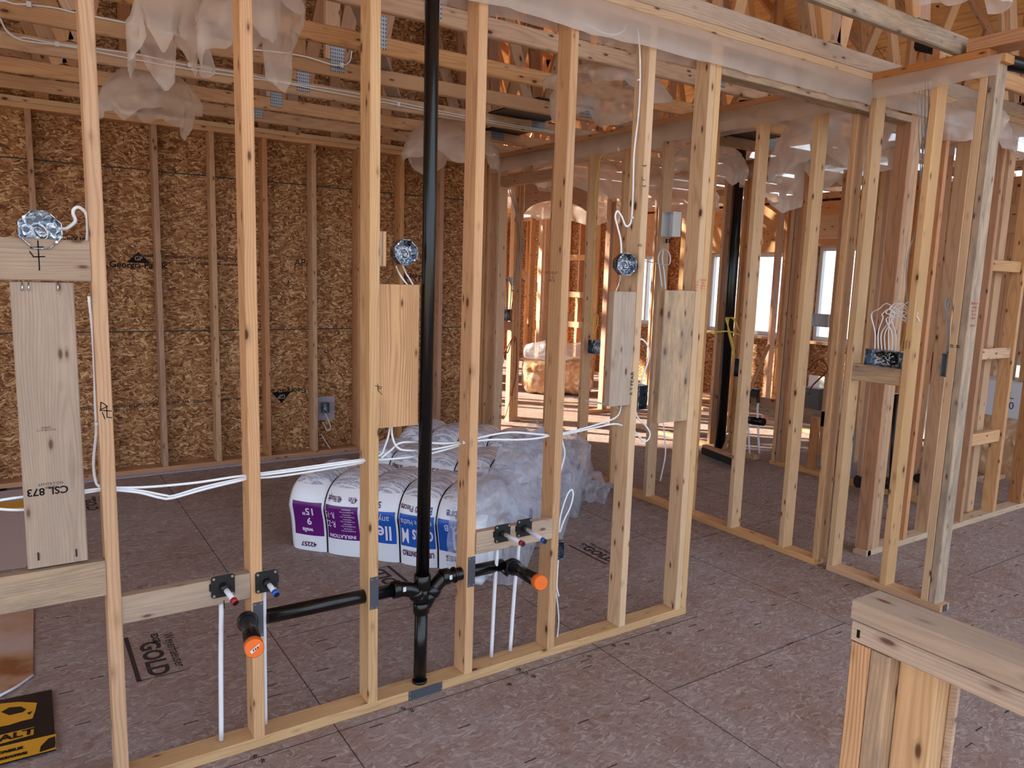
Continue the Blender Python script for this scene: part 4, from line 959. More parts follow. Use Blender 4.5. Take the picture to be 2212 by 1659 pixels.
# ---------------- insulation bundles ----------------
U = Vector((.645, -.765, 0)).normalized(); V = Vector((-U.y, U.x, 0)).normalized()   # U along the printed face, V away from the camera
def bundle(P0, L, D, H, n, label, group, printed=True, seed=0, lumps=None, mat=None, straps=True, z0=0.0):
    """a shrink-wrapped row of batts cinched by black straps; local x = U, y = V"""
    R_ = random.Random(seed); mw = Matrix((U, V, Vector((0, 0, 1)))).transposed().to_4x4(); mw.translation = Vector(P0)+Vector((0, 0, z0))
    root = empty('insulation_bundle', mw.translation); root.matrix_world = mw; tag(root, label, 'insulation bundle', group)
    xs = [L*i/n for i in range(n+1)]
    def pinch(x):
        k = min(int(x/L*n), n-1); f = (x-xs[k])/(xs[k+1]-xs[k]); return math.sin(math.pi*min(1, max(0, f)))**.5
    def surf(x, s):
        """s 0..1 runs up the front, over the top and down the back"""
        p = .5+.5*pinch(x); e = 2*math.pi*0
        a = math.pi*s; cx, sy_ = -math.cos(a), math.sin(a)
        ex = .46
        yy = D/2+D/2*(abs(cx)**ex)*(1 if cx > 0 else -1); zz = H*(abs(sy_)**ex)
        # start at the floor: lower part tucks under
        inset = (1-p)*.055
        yy = yy+(inset if cx < 0 else -inset)*min(1, abs(cx)*3); zz = zz*(1-.16*(1-p)) 
        if s < .12: yy += (.12-s)*.45*(1)
        zz += .012*noise.noise(Vector((x*5, yy*5, seed)))*(1 if s > .2 else 0)
        yy += .010*noise.noise(Vector((x*6, zz*6, seed+9)))
        return Vector((x, yy, max(.001, zz)))
    NX, NS = n*16, 64; vs = []; fs = []
    for i in range(NX+1):
        x = L*i/NX
        for j in range(NS+1):
            v = surf(x, j/NS)
            if i in (0, NX): pass
            vs.append(v)
    for i in range(NX):
        for j in range(NS):
            a = i*(NS+1)+j; fs.append((a, a+NS+1, a+NS+2, a+1))
    # ends bulge
    for e, (i0, sg) in enumerate(((0, -1), (NX, 1))):
        ring0 = [i0*(NS+1)+j for j in range(NS+1)]; c = Vector((L*i0/NX, D/2, H*.45)); prev = ring0
        for (k, o_) in ((.93, .018), (.75, .035), (.4, .045)):
            cur = []
            for q in ring0:
                v = vs[q]; w = c+(v-c)*k; w = Vector((v.x+sg*o_, w.y, w.z)); cur.append(len(vs)); vs.append(w)
            for a, b, c2, d2 in zip(prev, prev[1:], cur[1:], cur): fs.append((a, b, c2, d2) if sg < 0 else (d2, c2, b, a))
            prev = cur
        fs.append(tuple(prev) if sg < 0 else tuple(reversed(prev)))
    body = pyd('bundle_wrap', vs, fs, mat or BAG, None, True); body.parent = root
    if straps:
        for k in range(1, n):
            x = xs[k]; pts = [surf(x, j/60)+Vector((0, 0, 0)) for j in range(0, 61)]
            c = Vector((x, D/2, H*.4)); pts = [p+(p-c).normalized()*.003 for p in pts]
            o = tube('strap', pts, .0075, STRAP, None, 6, True, 0, .45); o.matrix_world = Matrix.Translation(o.location); o.parent = root
    def front_s(z):
        lo, hi = 0.001, .42
        for _ in range(30):
            m = (lo+hi)/2
            if surf(L*.3, m).z < z: lo = m
            else: hi = m
        return lo
    def onface(x, z, d=.003):
        lo, hi = 0.0005, .49
        for _ in range(26):
            m = (lo+hi)/2
            if surf(x, m).z < z: lo = m
            else: hi = m
        p = surf(x, lo); q = surf(x, lo+.01); tn = (q-p).normalized(); nr = Vector((0, -tn.z, tn.y))
        if nr.y > 0: nr = -nr
        return p+nr*d
    def patch(x0, x1, z0_, z1_, m, d=.0018, name='print_block'):
        a, b = 30, 16; vv = []; ff = []
        for i in range(a+1):
            for j in range(b+1): vv.append(onface(x0+(x1-x0)*i/a, z0_+(z1_-z0_)*j/b, d))
        for i in range(a):
            for j in range(b): k = i*(b+1)+j; ff.append((k, k+b+1, k+b+2, k+1))
        o = pyd(name, vv, ff, m, None, True); o.parent = root
    def txt(s_, size, m, x, z, xs_=1.0, bold=.0, align='CENTER', d=.0042, rot=0):
        def pj(q): return onface(min(max(q.x, 0.002), L-.002), q.z, d)
        xd, yd = ((-1, 0, 0), (0, 0, -1)) if not rot else ((0, 0, -1), (1, 0, 0))
        o = text(s_, size, m, Vector((x, 0, z)), xd, yd, None, 'lettering', align, 0, xs_, bold=bold, project=pj)
        o.parent = root
    root['_f'] = 0; del root['_f']
    return root, patch, txt, surf
P0 = Vector((1.265, 4.235, 0))
b1, patch, txt, _s1 = bundle(P0, 1.16, .66, .46, 5, 'front white insulation bundle with upside-down purple and blue print', 'strapped insulation bundles', seed=1)
patch(.03, .218, .10, .31, PURPLE); patch(.246, .448, .10, .31, PURPLE); patch(.478, .545, .10, .31, PURPLE)
patch(.555, .682, .115, .31, BLUEP); patch(.708, .918, .115, .31, BLUEP); patch(.940, 1.15, .115, .31, BLUEP)
txt('lle', .125, WHITEP, .615, .185, .8, .002); txt('ohns M', .125, WHITEP, .813, .185, .52, .002); txt('J', .125, WHITEP, 1.04, .185, .9, .002)
txt('any', .055, WHITEP, .620, .268, .85); txt('erkshire Hatha', .052, WHITEP, .813, .268, .60); txt('A B', .052, WHITEP, 1.02, .268, .9)
txt('UND CONTRO', .045, PURTXT, .815, .078, .62, .0015); txt('ERIES', .045, PURTXT, 1.03, .078, .9, .0015); txt('INSULATION', .030, WHITEP, .345, .122, .95, .0008); txt('FIBREGLASS', .026, WHITEP, .51, .122, .38, .0006)
txt('10 Pieces', .046, PURTXT, .775, .345, .75, .0006); txt('Batts', .056, NAVYP, .875, .342, .55, .001); txt('Fibre', .060, NAVYP, 1.04, .342, .8, .001)
txt('5.5in', .048, PURTXT, .56, .347, .9, .0008); txt('47in', .044, PURTXT, .415, .347, .65, .0006); txt('48.96sqft', .044, PURTXT, .305, .347, .55, .0008)
txt('R-22\nR-15', .058, WHITEP, .275, .225, .6); txt('9\n15"', .062, WHITEP, .135, .225, 1.0, .0012); txt('walls', .036, WHITEP, .12, .135, 1.0, .001)
txt('42257', .040, PURTXT, .12, .045, 1.0, .001)
for i in range(5): txt('Certified for fire\nresistance', .013, WHITEP, .385, .285-.030*i, 1)
for i in range(5): txt('• Certified batts', .011, WHITEP, .51, .285-.030*i, .65)
b2_, patch, txt, _s2 = bundle(P0+V*.70+U*.06, 1.16, .62, .47, 5, 'second white insulation bundle behind the first, blue band half hidden', 'strapped insulation bundles', seed=2)
patch(.246, .448, .10, .33, PURPLE); patch(.478, .545, .10, .33, PURPLE); patch(.555, .682, .115, .33, BLUEP); patch(.708, .918, .115, .33, BLUEP); patch(.940, 1.15, .115, .33, BLUEP)
txt('10 Pieces', .046, PURTXT, .775, .37, .75, .0006); txt('Batts', .056, NAVYP, .875, .368, .55, .001); txt('Fibre', .060, NAVYP, 1.04, .368, .8, .001)
txt('5.5in', .048, PURTXT, .56, .372, .9, .0008); txt('47in', .044, PURTXT, .415, .372, .65, .0006); txt('48.96sqft', .044, PURTXT, .305, .372, .55, .0008)
b3_, patch, txt, _s3 = bundle(P0+V*1.36+U*.06, 1.16, .60, .49, 5, 'rearmost strapped insulation bundle of the pile', 'strapped insulation bundles', seed=5)
# clear film bunched over the right ends
def film(c, dims, label, seed, par, sag=.35):
    R_ = random.Random(seed); L_, D_, Hh = dims; NU, NV = 46, 46; vs = []; fs = []
    mw = Matrix((U, V, Vector((0, 0, 1)))).transposed().to_4x4(); mw.translation = Vector(c)
    for i in range(NU+1):
        for j in range(NV+1):
            u = i/NU; v = j/NV
            a = math.pi*v; cx, s_ = -math.cos(a), math.sin(a)
            y = D_/2+D_/2*abs(cx)**.5*(1 if cx > 0 else -1); z = Hh*abs(s_)**.5
            k = 1-sag*max(0, u-.35)**1.5*1.4
            z *= k; y = D_/2+(y-D_/2)*(1+.06*math.sin(u*9+seed))
            p = Vector((u*L_, y, z)); n_ = (abs(noise.noise(p*5+Vector((seed, 0, 0))))-.2)*.09+(abs(noise.noise(p*14+Vector((0, seed, 0))))-.2)*.04
            p += Vector((n_*.6, n_*(1 if cx > 0 else -1), n_)); p.z = max(.004+.002*((i+j) % 2), p.z)
            vs.append(p)
    for i in range(NU):
        for j in range(NV): a = i*(NV+1)+j; fs.append((a, a+NV+1, a+NV+2, a+1))
    # gathered end
    c0 = len(vs); vs.append(Vector((L_*1.02, D_*.5, Hh*.35)))
    for j in range(NV): fs.append((NU*(NV+1)+j, c0, NU*(NV+1)+j+1))
    o = pyd('clear_film', vs, fs, CLEAR, par, True, mw); tag(o, label); return o
film(P0+U*1.02-V*.02, (.42, .60, .49), 'crinkled clear film over the right end of the front bundle', 1, b1)
film(P0+U*1.04+V*.66, (.46, .60, .54), 'crinkled clear film over the right end of the middle bundle', 2, b2_)
film(P0+U*1.00+V*1.34, (.46, .62, .54), 'clear film with blue dashes', 3, b3_)
film(P0+U*1.36+V*1.62, (.26, .36, .18), 'loose clear film corner', 4, b3_, .9)
for i, (dx, dy, h) in enumerate(((1.20, .10, .36), (1.20, .78, .40), (1.18, 1.44, .42))):
    mw = Matrix((U, V, Vector((0, 0, 1)))).transposed().to_4x4(); mw.translation = P0+U*dx+V*dy
    bm = bmesh.new(); bmesh.ops.create_cube(bm, size=1); bmesh.ops.scale(bm, vec=(.17, .42, h), verts=bm.verts); bmesh.ops.bevel(bm, geom=bm.edges[:], offset=.05, segments=4, affect='EDGES')
    for v in bm.verts: v.co.z += h/2; v.co += v.normal*noise.noise(v.co*6)*.02; v.co.z = max(0.0, v.co.z)
    me = bpy.data.meshes.new('batt_block'); bm.to_mesh(me); bm.free(); o = link('batt_block', me, BAG); o.matrix_world = mw
    for f in me.polygons: f.use_smooth = True
    pr_ = (b1, b2_, b3_)[i]; o.parent = pr_; o.matrix_parent_inverse = pr_.matrix_world.inverted(); tag(o, 'white batt pack under clear film')
for i, (px, py) in enumerate(((1223, 1013), (1250, 1012), (1147, 1110))):
    p = at(px, py, 'z', .27); tag(bar('blue_print_dash', p+Vector((0, 0, -.03)), p+Vector((0, 0, .035)), U, .020, .002, NAVYP), 'blue printed dash on the clear film, %s' % ('left', 'right', 'front')[i], 'print mark')
# ---------------- far piles seen through the doorway ----------------
def lumpy(name, c, dims, mat, label, cat, seed, rotz=0, group=None, amp=.06):
    bm = bmesh.new(); bmesh.ops.create_icosphere(bm, subdivisions=5, radius=1)
    for v in bm.verts:
        d = v.co.copy()
        q = Vector([math.copysign(abs(x)**.5, x) for x in d]); q = Vector((q.x*dims[0]/2, q.y*dims[1]/2, q.z*dims[2]/2))
        q += d*amp*(noise.noise(q*3+Vector((seed, 0, 0)))+.5*noise.noise(q*9+Vector((0, seed, 0)))); q.z = max(q.z, -dims[2]/2)
        v.co = q
    me = bpy.data.meshes.new(name); bm.to_mesh(me); bm.free()
    for f in me.polygons: f.use_smooth = True
    o = link(name, me, mat); o.location = (c[0], c[1], c[2]+dims[2]/2); o.rotation_euler = (0, 0, rotz); tag(o, label, cat, group); return o
GP = 'wrapped insulation piles beyond the doorway'
lumpy('insulation_bale', (6.45, 8.55, 0), (1.0, .55, .50), TANB, 'brown wrapped insulation bale on the floor beyond the doorway, right of the post', 'insulation bundle', 1, -.6, GP)
lumpy('insulation_bale', (5.55, 9.75, 0), (.8, .6, .55), TANB, 'brown insulation bale far back at the left of the doorway view', 'insulation bundle', 2, -.5, GP)
lumpy('insulation_bale', (6.2, 10.5, .0), (.9, .7, 1.15), BAG, 'tall white and blue wrapped pile at the back of the far room', 'insulation bundle', 3, -.4, GP, .12)
lumpy('film_heap', (6.45, 8.55, .50), (.9, .5, .20), CLEAR, 'crumpled clear film heaped on the brown bale', 'plastic film', 4, -.6, None, .09)
lumpy('film_heap', (5.55, 9.75, .56), (.7, .5, .25), BAG, 'rumpled white film on the far left bale', 'plastic film', 5, .3, None, .10)
# ---------------- floor stamps, joints and pencil marks ----------------
def fstamp(px, py, s_, rot, label=None):
    o = at(px, py, 'z', 0); a = math.radians(rot); X = Vector((math.cos(a), math.sin(a), 0)); Y = Vector((-X.y, X.x, 0))
    text('Weyerhaeuser', .062*s_, INKF, o+Y*.055*s_+X*.02*s_, X, Y, fl, 'floor_stamp', xs=.95, thick=.0006, bold=.0008)
    text('GOLD', .115*s_, INKF, o-Y*.035*s_+X*.06*s_, X, Y, fl, 'floor_stamp', xs=1.05, thick=.0006, bold=.004)
    text('EDGE', .040*s_, INKF, o-Y*.000*s_-X*.135*s_, X, Y, fl, 'floor_stamp', thick=.0006, bold=.002)
    strokes('floor_stamp_border', [[(-.20*s_, -.115*s_), (.235*s_, -.115*s_)]], .018*s_, INKF, o, X, Y, fl, .0006)
    strokes('floor_stamp_border', [[(.235*s_, -.115*s_), (.235*s_, .085*s_)]], .006*s_, INKF, o, X, Y, fl, .0006)
fstamp(345, 1405, .95, -90); fstamp(1290, 1190, .80, -90); fstamp(835, 1262, .95, 90); fstamp(205, 1085, .80, -90)
for px, py in ((548, 1636), (565, 1645), (870, 1532), (888, 1536), (1120, 1447), (1135, 1455), (1152, 1462), (1272, 1418), (1355, 1392), (1420, 1362), (1445, 1368), (1325, 1395), (1100, 1480)):
    o = at(px, py, 'z', 0); r_ = random.Random(px)
    strokes('layout_mark', [[(-.012, 0), (.014, r_.uniform(-.006, .006))], [(0, -.012), (r_.uniform(-.004, .006), .014)], [(-.008, .008), (.010, .010), (.006, -.010)]], .0028, INK, o, (1, 0, 0), (0, 1, 0), fl, .0006)
p0 = at(0, 1572, 'z', 0); p1 = at(1420, 1372, 'z', 0)
tag(tube('chalk_string', [Vector((p, 2.40, .0012)) for p in (.2, 1.0, 2.0, 2.75)], .0011, INKF), 'dark chalk line on the floor just in front of the bottom plate', 'line')
tag(tube('wire_offcut', [at(1965, 1549, 'z', .003), at(2010, 1558, 'z', .006), at(2062, 1570, 'z', .003)], .0022, BLACKM, sm=6), 'thin black wire offcut lying on the floor by the half wall', 'wire')
# ---------------- stamps and seams on the sheathing ----------------
BYI = YB+.1395
def bt(s_, px, py, size, flip=False, m=INK, xs=1.0, bold=.001):
    o = at(px, py, 'y', BYI); X, Y = ((1, 0, 0), (0, 0, 1)) if not flip else ((-1, 0, 0), (0, 0, -1))
    text(s_, size, m, o, X, Y, back, 'panel_stamp', xs=xs, bold=bold)
def tri(px, py, w, h, flip=False):
    o = at(px, py, 'y', BYI-.0005); f = -1 if flip else 1
    t_ = pyd('panel_stamp', [(-w/2*f, 0, -h/2*f), (w/2*f, 0, -h/2*f), (0, 0, h/2*f)], [(0, 1, 2)], INK, back, False, Matrix.Translation(o))
    text('GP', h*.55, WHITE if False else PAPER, o+Vector((0, -.001, -h*.12*f)), (f, 0, 0), (0, 0, f), back, 'panel_stamp')
bt('Georgia-Pacific', 300, 573, .068); tri(299, 556, .17, .085)
bt('Georgia-Pacific', 915, 597, .068); tri(925, 581, .17, .085)
bt('Georgia-Pacific', 612, 845, .068, True); tri(608, 859, .17, .10, True)
bt('Georgia-Pacific', 148, 519, .068, True)
bt('APA', 655, 568, .085, m=INKF)
bt('THE ENGINEERED WOOD ASSOCIATION   RATED SHEATHING   24/16', 400, 556, .026, m=INKF); bt('12.5 mm CATEGORY   EXPOSURE 1   THIS SIDE DOWN   SIZED FOR SPACING', 430, 570, .024, m=INKF)
bt('RATED SHEATHING  32/16  EXPOSURE 1   APA  APA  APA   SIZED FOR SPACING   THIS SIDE DOWN', 380, 870, .032, m=INKF)
for z, j in ((at(300, 716, 'y', BYI).z, 0), (at(300, 375, 'y', BYI).z+.03, 1)):
    pts = [(x/10, BYI-.001, z+.004*noise.noise(Vector((x*.3, j, 0)))) for x in range(-33, 39)]
    o = tube('panel_joint', pts, .0045, plain('green_panel_edge', S((46, 66, 66)), .8), back, 6, flat=.4)
# white foam gasket under the back wall plate
tag(box('foam_gasket', (-3.3, 3.8), (YB-.075, YB-.002), (.0, .004), GASKET), 'white gasket strip sticking out under the back wall bottom plate', 'strip')
# small outlet with vapour hood on the back wall
q = at(703, 880, 'y', YB+.05)
device_box((q.x-.03, q.x+.03), (YB+.02, YB+.08), (q.z-.045, q.z+.045), 'dark outlet box on the sheathed back wall inside a plastic pan', wires=2)
q2 = at(703, 880, 'y', YB+.085)
tag(box('plastic_pan', (q2.x-.075, q2.x+.085), (YB+.083, YB+.086), (q2.z-.115, q2.z+.10), poly('pan_poly', .7, S((200, 190, 200)), .4, 5.)), 'pale plastic pan behind the outlet on the back wall', 'plastic pan')
cable([at(px, py, 'y', YB+.05) for px, py in ((700, 890), (706, 900), (712, 915), (714, 925), (706, 930), (702, 920), (696, 912))], 'short curled white cable under the back wall outlet', r=.004)
cable([at(px, py, 'y', YB+.04) for px, py in ((694, 938), (703, 953), (714, 970))], 'white cable slanting into the back wall bottom plate', r=.004)
# ---------------- paper and carton at lower left ----------------
def sheet(name, pix, mat, label, cat, z=.003, curl=()):
    pts = [at(px, py, 'z', z) for px, py in pix]; c = sum(pts, Vector())/len(pts); n = len(pts)
    vs = [p-c for p in pts]+[p-c-Vector((0, 0, .0015)) for p in pts]
    for i, dz in curl: vs[i].z += dz; vs[n+i].z += dz
    fs = [tuple(range(n)), tuple(range(2*n-1, n-1, -1))]+[(i, n+i, n+(i+1) % n, (i+1) % n) for i in range(n)]
    return tag(pyd(name, vs, fs, mat, None, False, Matrix.Translation(c)), label, cat)
t = NT('stained_sheet'); tc = t.n('ShaderNodeTexCoord'); n = t.n('ShaderNodeTexNoise', i_Scale=3.0, i_Detail=5.0); t.l(tc.outputs['Object'], n.inputs[0])
t.l(t.ramp(n.outputs[0], [(.42, S((176, 150, 142))), (.56, S((168, 128, 100))), (.64, S((132, 82, 46)))]), t.b.inputs['Base Color']); t.b.inputs['Roughness'].default_value = .6
STAIN = t.m
sheet('plastic_ground_sheet', [(73, 1290), (71, 1460), (40, 1480), (0, 1506), (-90, 1530), (-90, 1290)], STAIN, 'stained translucent sheet on the floor at the left edge', 'sheet', .006)
tag(tube('sheet_edge', [at(0, 1503, 'z', .012), at(35, 1484, 'z', .02), at(72, 1458, 'z', .012)], .006, PEXD, seg=8, flat=.5, sm=5), 'white curled edge of the stained sheet', 'sheet edge')
sheet('plastic_ground_sheet', [(190, 1120), (55, 1225), (-60, 1240), (-60, 1040), (20, 1045), (60, 1040)], PAPER, 'dusty pale sheet under the cables at far left', 'sheet', .004)
ct = sheet('flattened_carton', [(112, 1489), (121, 1620), (0, 1652), (-120, 1680), (-120, 1540), (0, 1512)], CARTON, 'flattened black and yellow tool carton reading ALT at lower left', 'carton', .010)
def cpatch(pix, m): 
    pts = [at(px, py, 'z', .0112) for px, py in pix]; c = sum(pts, Vector())/len(pts); pyd('carton_print', [p-c for p in pts], [tuple(range(len(pts)))], m, ct, False, Matrix.Translation(c))
cpatch([(121, 1585), (121, 1618), (0, 1650), (-110, 1678), (-110, 1640), (0, 1613)], YELLOWB)
cpatch([(0, 1520), (40, 1516), (80, 1518), (76, 1536), (70, 1552), (45, 1558), (20, 1566), (0, 1570)], YELLOWB)
cpatch([(74, 1570), (72, 1587), (0, 1607), (0, 1588)], YELLOWB)
def ctext(s_, px, py, size, m, dz=.0125, xs=1.0, bold=.002):
    a_ = at(px-20, py+5, 'z', dz); b_ = at(px+20, py-5, 'z', dz); X = (b_-a_).normalized(); c_ = at(px, py, 'z', dz); Y = Vector((-X.y, X.x, 0))
    text(s_, size, m, c_, X, Y, ct, 'carton_print', xs=xs, bold=bold, thick=.0004)
ctext('ALT', 36, 1588, .052, CARTON, xs=1.15)
ctext('TABLE', 20, 1622, .020, CARTON, xs=1.3); ctext('PORTATIVE', 18, 1636, .018, CARTON, xs=1.1)
cpatch2 = [(85, 1625), (88, 1612), (105, 1595), (119, 1590), (120, 1606), (119, 1614)]
cpatch3 = [at(px, py, 'z', .0118) for px, py in cpatch2]; c = sum(cpatch3, Vector())/6; pyd('carton_print', [p-c for p in cpatch3], [tuple(range(6))], CARTON, ct, False, Matrix.Translation(c))
for pl in ([(2, 1538), (20, 1528), (45, 1526), (57, 1532), (50, 1538), (20, 1545)], [(57, 1540), (70, 1536), (64, 1544)]):
    pts = [at(px, py, 'z', .0118) for px, py in pl]; c = sum(pts, Vector())/len(pts); pyd('carton_print', [p-c for p in pts], [tuple(range(len(pts)))], CARTON, ct, False, Matrix.Translation(c))
lf = at(33, 1090, 'z', .01)
tag(box('yellow_leaflet', (lf.x-.10, lf.x+.06), (lf.y-.08, lf.y+.08), (.005, .009), YELLOWB), 'small yellow carton flap behind the tall backing board', 'carton')
# ---------------- switch box block at right ----------------
za = at(1905, 792, 'x', XB[0]).z; DZ = za-1.139
bk = tag(lum('wall_block', (XB[0]-.001+.012, XB[0]+.049), (2.132, 2.412), (za-.094, za-.001), LUMG), 'grey block carrying the wide switch box in the return wall', 'block')
ya, yb = at(1943, 780, 'x', XB[0]).y, at(1868, 775, 'x', XB[0]).y
swb = device_box((XB[0]-.003, XB[0]+.06), (ya, yb), (za, za+.088), 'wide four-gang steel switch box stuffed with black wires', face='x', wires=14)
for i in range(8):
    y0 = ya+(yb-ya)*(.12+.1*i); R_ = random.Random(i)
    h = at(1910, 650+R_.uniform(-2, 22), 'x', XB[0]).z; yt = ya-.02+R_.uniform(-.0, .02); zz = at(1940, 700, 'x', XB[0]).z+R_.uniform(-.02, .03)
    cable([(XB[0]+.03, y0, za+.086), (XB[0]+.03, y0+.01, za+.18), (XB[0]+.02, y0+.05*math.sin(i), (h+za+.11)/2+.05), (XB[0]+.015, y0-.01, h-.03), (XB[0]+.02, y0-.05, h), (XB[0]+.03, y0-.09-.004*i, h-.05), (XB[0]+.035, min(y0-.08, yt+.03), zz+.02), (XB[0]+.045, 2.14, zz)], 'looping white cable rising from the wide switch box, %s from its right' % ORD[i], group='cables of the wide switch box', r=.004, flat=.6)
cable([(XB[0]+.03, ya+.02, za+.086), (XB[0]+.03, ya-.0, za+.2), (XB[0]+.03, 2.145, za+.3)], 'yellow cable at the right of the wide switch box', YWIRE, r=.004)
for i, dy in enumerate((0, .012, .024, -.012)):
    cable([(XB[0]+.045, 2.19+dy, 2.69), (XB[0]+.045, 2.175+dy*1.5, 2.55), (XB[0]+.045, 2.150+abs(dy), 2.3), (XB[0]+.045, 2.145, 2.1)], 'grey cable coming down beside the return wall stud, strand %s' % ORD[i], GWIRE, r=.0045, group='grey cables down the return wall')
cable([(XB[0]+.03, 2.145, 2.12), (XB[0]+.03, 2.145, 1.95), (XB[0]+.02, 2.165, 1.85), (XB[0]+.02, 2.172, 1.75), (XB[0]+.03, 2.16, 1.60), (XB[0]+.04, 2.142, 1.48)], 'grey cable bowing out beside the return wall stud', GWIRE, r=.0055)
text('heater\nkitchen\nisland', .016, INK, at(1958, 745, 'x', XB[0]), (0, 0, -1), (0, -1, 0), RT[1], 'handwriting')
text('Bedroom\nvanity\nup 12\nfrom\nslider\n\nSwitch', .018, REDINK, Vector((XB[0]+.012+.03, RT[3].location.y-.0197, at(2108, 680, 'x', XB[0]).z)), (1, 0, 0), (0, 0, 1), RT[3], 'handwriting')
text('#\n#', .03, INK, at(2063, 748, 'x', XB[0]), (0, 0, -1), (0, -1, 0), RT[2], 'handwriting')
# outlet stack near the heavy post
q = at(2042, 790, 'x', XB[0])
device_box((XB[0]+.02, XB[0]+.07), (1.906, 1.945), (q.z-.06, q.z+.06), 'grey steel box with double cable loop beside the heavy corner post', wires=0, face='x', mat=plain('pale_steel', S((150, 154, 162)), .4, metal=.3))
for i, (dx, dy) in enumerate(((0, 0), (.008, .008), (.016, .0))):
    cable([(XB[0]+.04, 1.925+dy, q.z+.06), (XB[0]+.03, 1.93+dy, q.z+.2), (XB[0]+.02+dx, 1.955+dy, q.z+.30), (XB[0]+.02+dx, 1.945+dy, q.z+.335), (XB[0]+.03, 1.925, q.z+.30), (XB[0]+.04, 1.905, q.z+.22), (XB[0]+.05, 1.904, q.z+.19)], 'grey hairpin cable over the box at the heavy post, strand %s' % ORD[i], GWIRE, r=.005, group='hairpin cables at the heavy post')
# ---------------- things in the rear partition ----------------
q = at(1440, 485, 'x', XB[0])
wb_ = device_box((XB[0]-.02, XB[0]+.06), (q.y-.08, q.y+.03), (q.z-.085, q.z+.085), 'white recessed plastic box on the rear partition stud', face='x', wires=0, mat=WHITE, name='recessed_box')
for dy in (-.04, -.01): q_ = Vector((XB[0]+.0, q.y+dy, q.z-.10)); tube('stub', [q_, q_+Vector((0, 0, -.03))], .008, BLACKM, wb_, 8)
cable([at(px, py, 'x', XB[0]-.01) for px, py in ((1430, 620), (1425, 580), (1422, 556), (1432, 538), (1446, 548), (1447, 568), (1436, 572), (1400, 565), (1372, 556))], 'white cable loop tied on the rear partition below the recessed box', r=.006)
cable([at(px, py, 'x', XB[0]-.005) for px, py in ((1438, 625), (1435, 590), (1431, 560), (1433, 540))], 'second white cable rising behind the dirty board', r=.006)
cable([at(px, py, 'x', XB[0]+.03) for px, py in ((1432, 905), (1436, 950), (1437, 985), (1426, 1040))], 'white cable hanging below the dirty board', r=.006)
cable([at(px, py, 'x', XB[0]-.008) for px, py in ((1306, 320), (1296, 345), (1290, 380), (1286, 420), (1285, 500), (1283, 560), (1279, 640), (1276, 690), (1276, 698), (1280, 700), (1282, 685), (1288, 678), (1292, 690), (1288, 710), (1280, 730), (1279, 740))], 'yellow cable running down the rear partition stud', YWIRE, r=.006)
q = at(1278, 749, 'x', XB[0]); device_box((XB[0]-.006, XB[0]+.05), (q.y-.05, q.y+.04), (q.z-.055, q.z+.055), 'small steel switch box under the yellow cable', face='x', wires=1)
cable([at(px, py, 'x', XB[0]+.04) for px, py in ((1215, 858), (1235, 858), (1262, 865), (1300, 872), (1345, 885))], 'grey cable threaded through the rear partition studs', WIRE, r=.006)
# triple switch box by the arch post, with cables
q = at(1091, 680, 'y', 7.05)
tag(lum('wall_block', (q.x-.28, 4.64), (7.0, 7.04), (q.z-.17, q.z-.075), LUMR), 'dark block under the three-gang box by the arch post', 'block')
stud((q.x-.32, q.x-.282), YG, label='stud left of the three-gang box beyond the far doorway', mat=LUM)
device_box((q.x-.13, q.x+.10), (7.0, 7.05), (q.z-.065, q.z+.065), 'three-gang steel box with looped brown cables beyond the doorway', wires=0)
for i in range(4):
    cable([(q.x-.1+.05*i, 7.03, q.z+.06), (q.x-.14+.06*i, 7.0, q.z+.25), (q.x-.06+.03*i, 6.98, q.z+.42), (q.x+.05, 6.99, q.z+.36-.03*i), (q.x+.12+.006*i, 7.0, q.z+.6), (q.x+.13+.008*i, 6.99, 2.05), (q.x+.02-.03*i, 6.98, 2.65)], 'brown-grey cable above the three-gang box, strand %s' % ORD[i], GWIRE, r=.007, group='cables over the three-gang box')
for i in range(2):
    cable([(q.x-.04+.06*i, 7.03, q.z-.06), (q.x-.10+.09*i, 6.99, q.z-.3), (q.x-.05+.05*i, 6.98, q.z-.42), (q.x+.07, 6.98, q.z-.25), (q.x+.13, 6.99, q.z-.32), (q.x+.13, 6.99, .5), (q.x+.0, 6.99, .05)], 'red-brown cable below the three-gang box, strand %s' % ORD[i], RWIRE, r=.007, group='cables under the three-gang box')
# ---------------- vent pipe, broom, water lines, grey box in the hallway ----------------
vx = 5.80
yv = at(1587, 700, 'x', vx).y
tag(tube('vent_pipe', [(vx-.09, yv, PL+.0), (vx-.09, yv, 3.3)], .052, BLACK, seg=24), 'tall black vent pipe in the hallway partition', 'pipe')
bh = at(1548, 990, 'z', .05)
br_ = empty('broom', (bh.x, bh.y, 0)); tag(br_, 'push broom with black bristles leaning in the hallway', 'broom')
h0 = at(1522, 972, 'z', .07); h1 = at(1600, 1002, 'z', .07); d = (h1-h0).normalized()
bhd = bar('broom_head', h0+Vector((0, 0, .04)), h1+Vector((0, 0, .04)), (0, 0, 1), .025, .06, LUMR, br_)
bar('bristles', h0+Vector((0, 0, -.005)), h1+Vector((0, 0, -.005)), (0, 0, 1), .062, .07, BRISTLE, bhd)
hm = (h0+h1)/2+Vector((0, 0, .05)); top_ = at(1662, 745, 'x', 5.68)
tube('handle', [hm, top_], .014, LUMR, br_, 12)
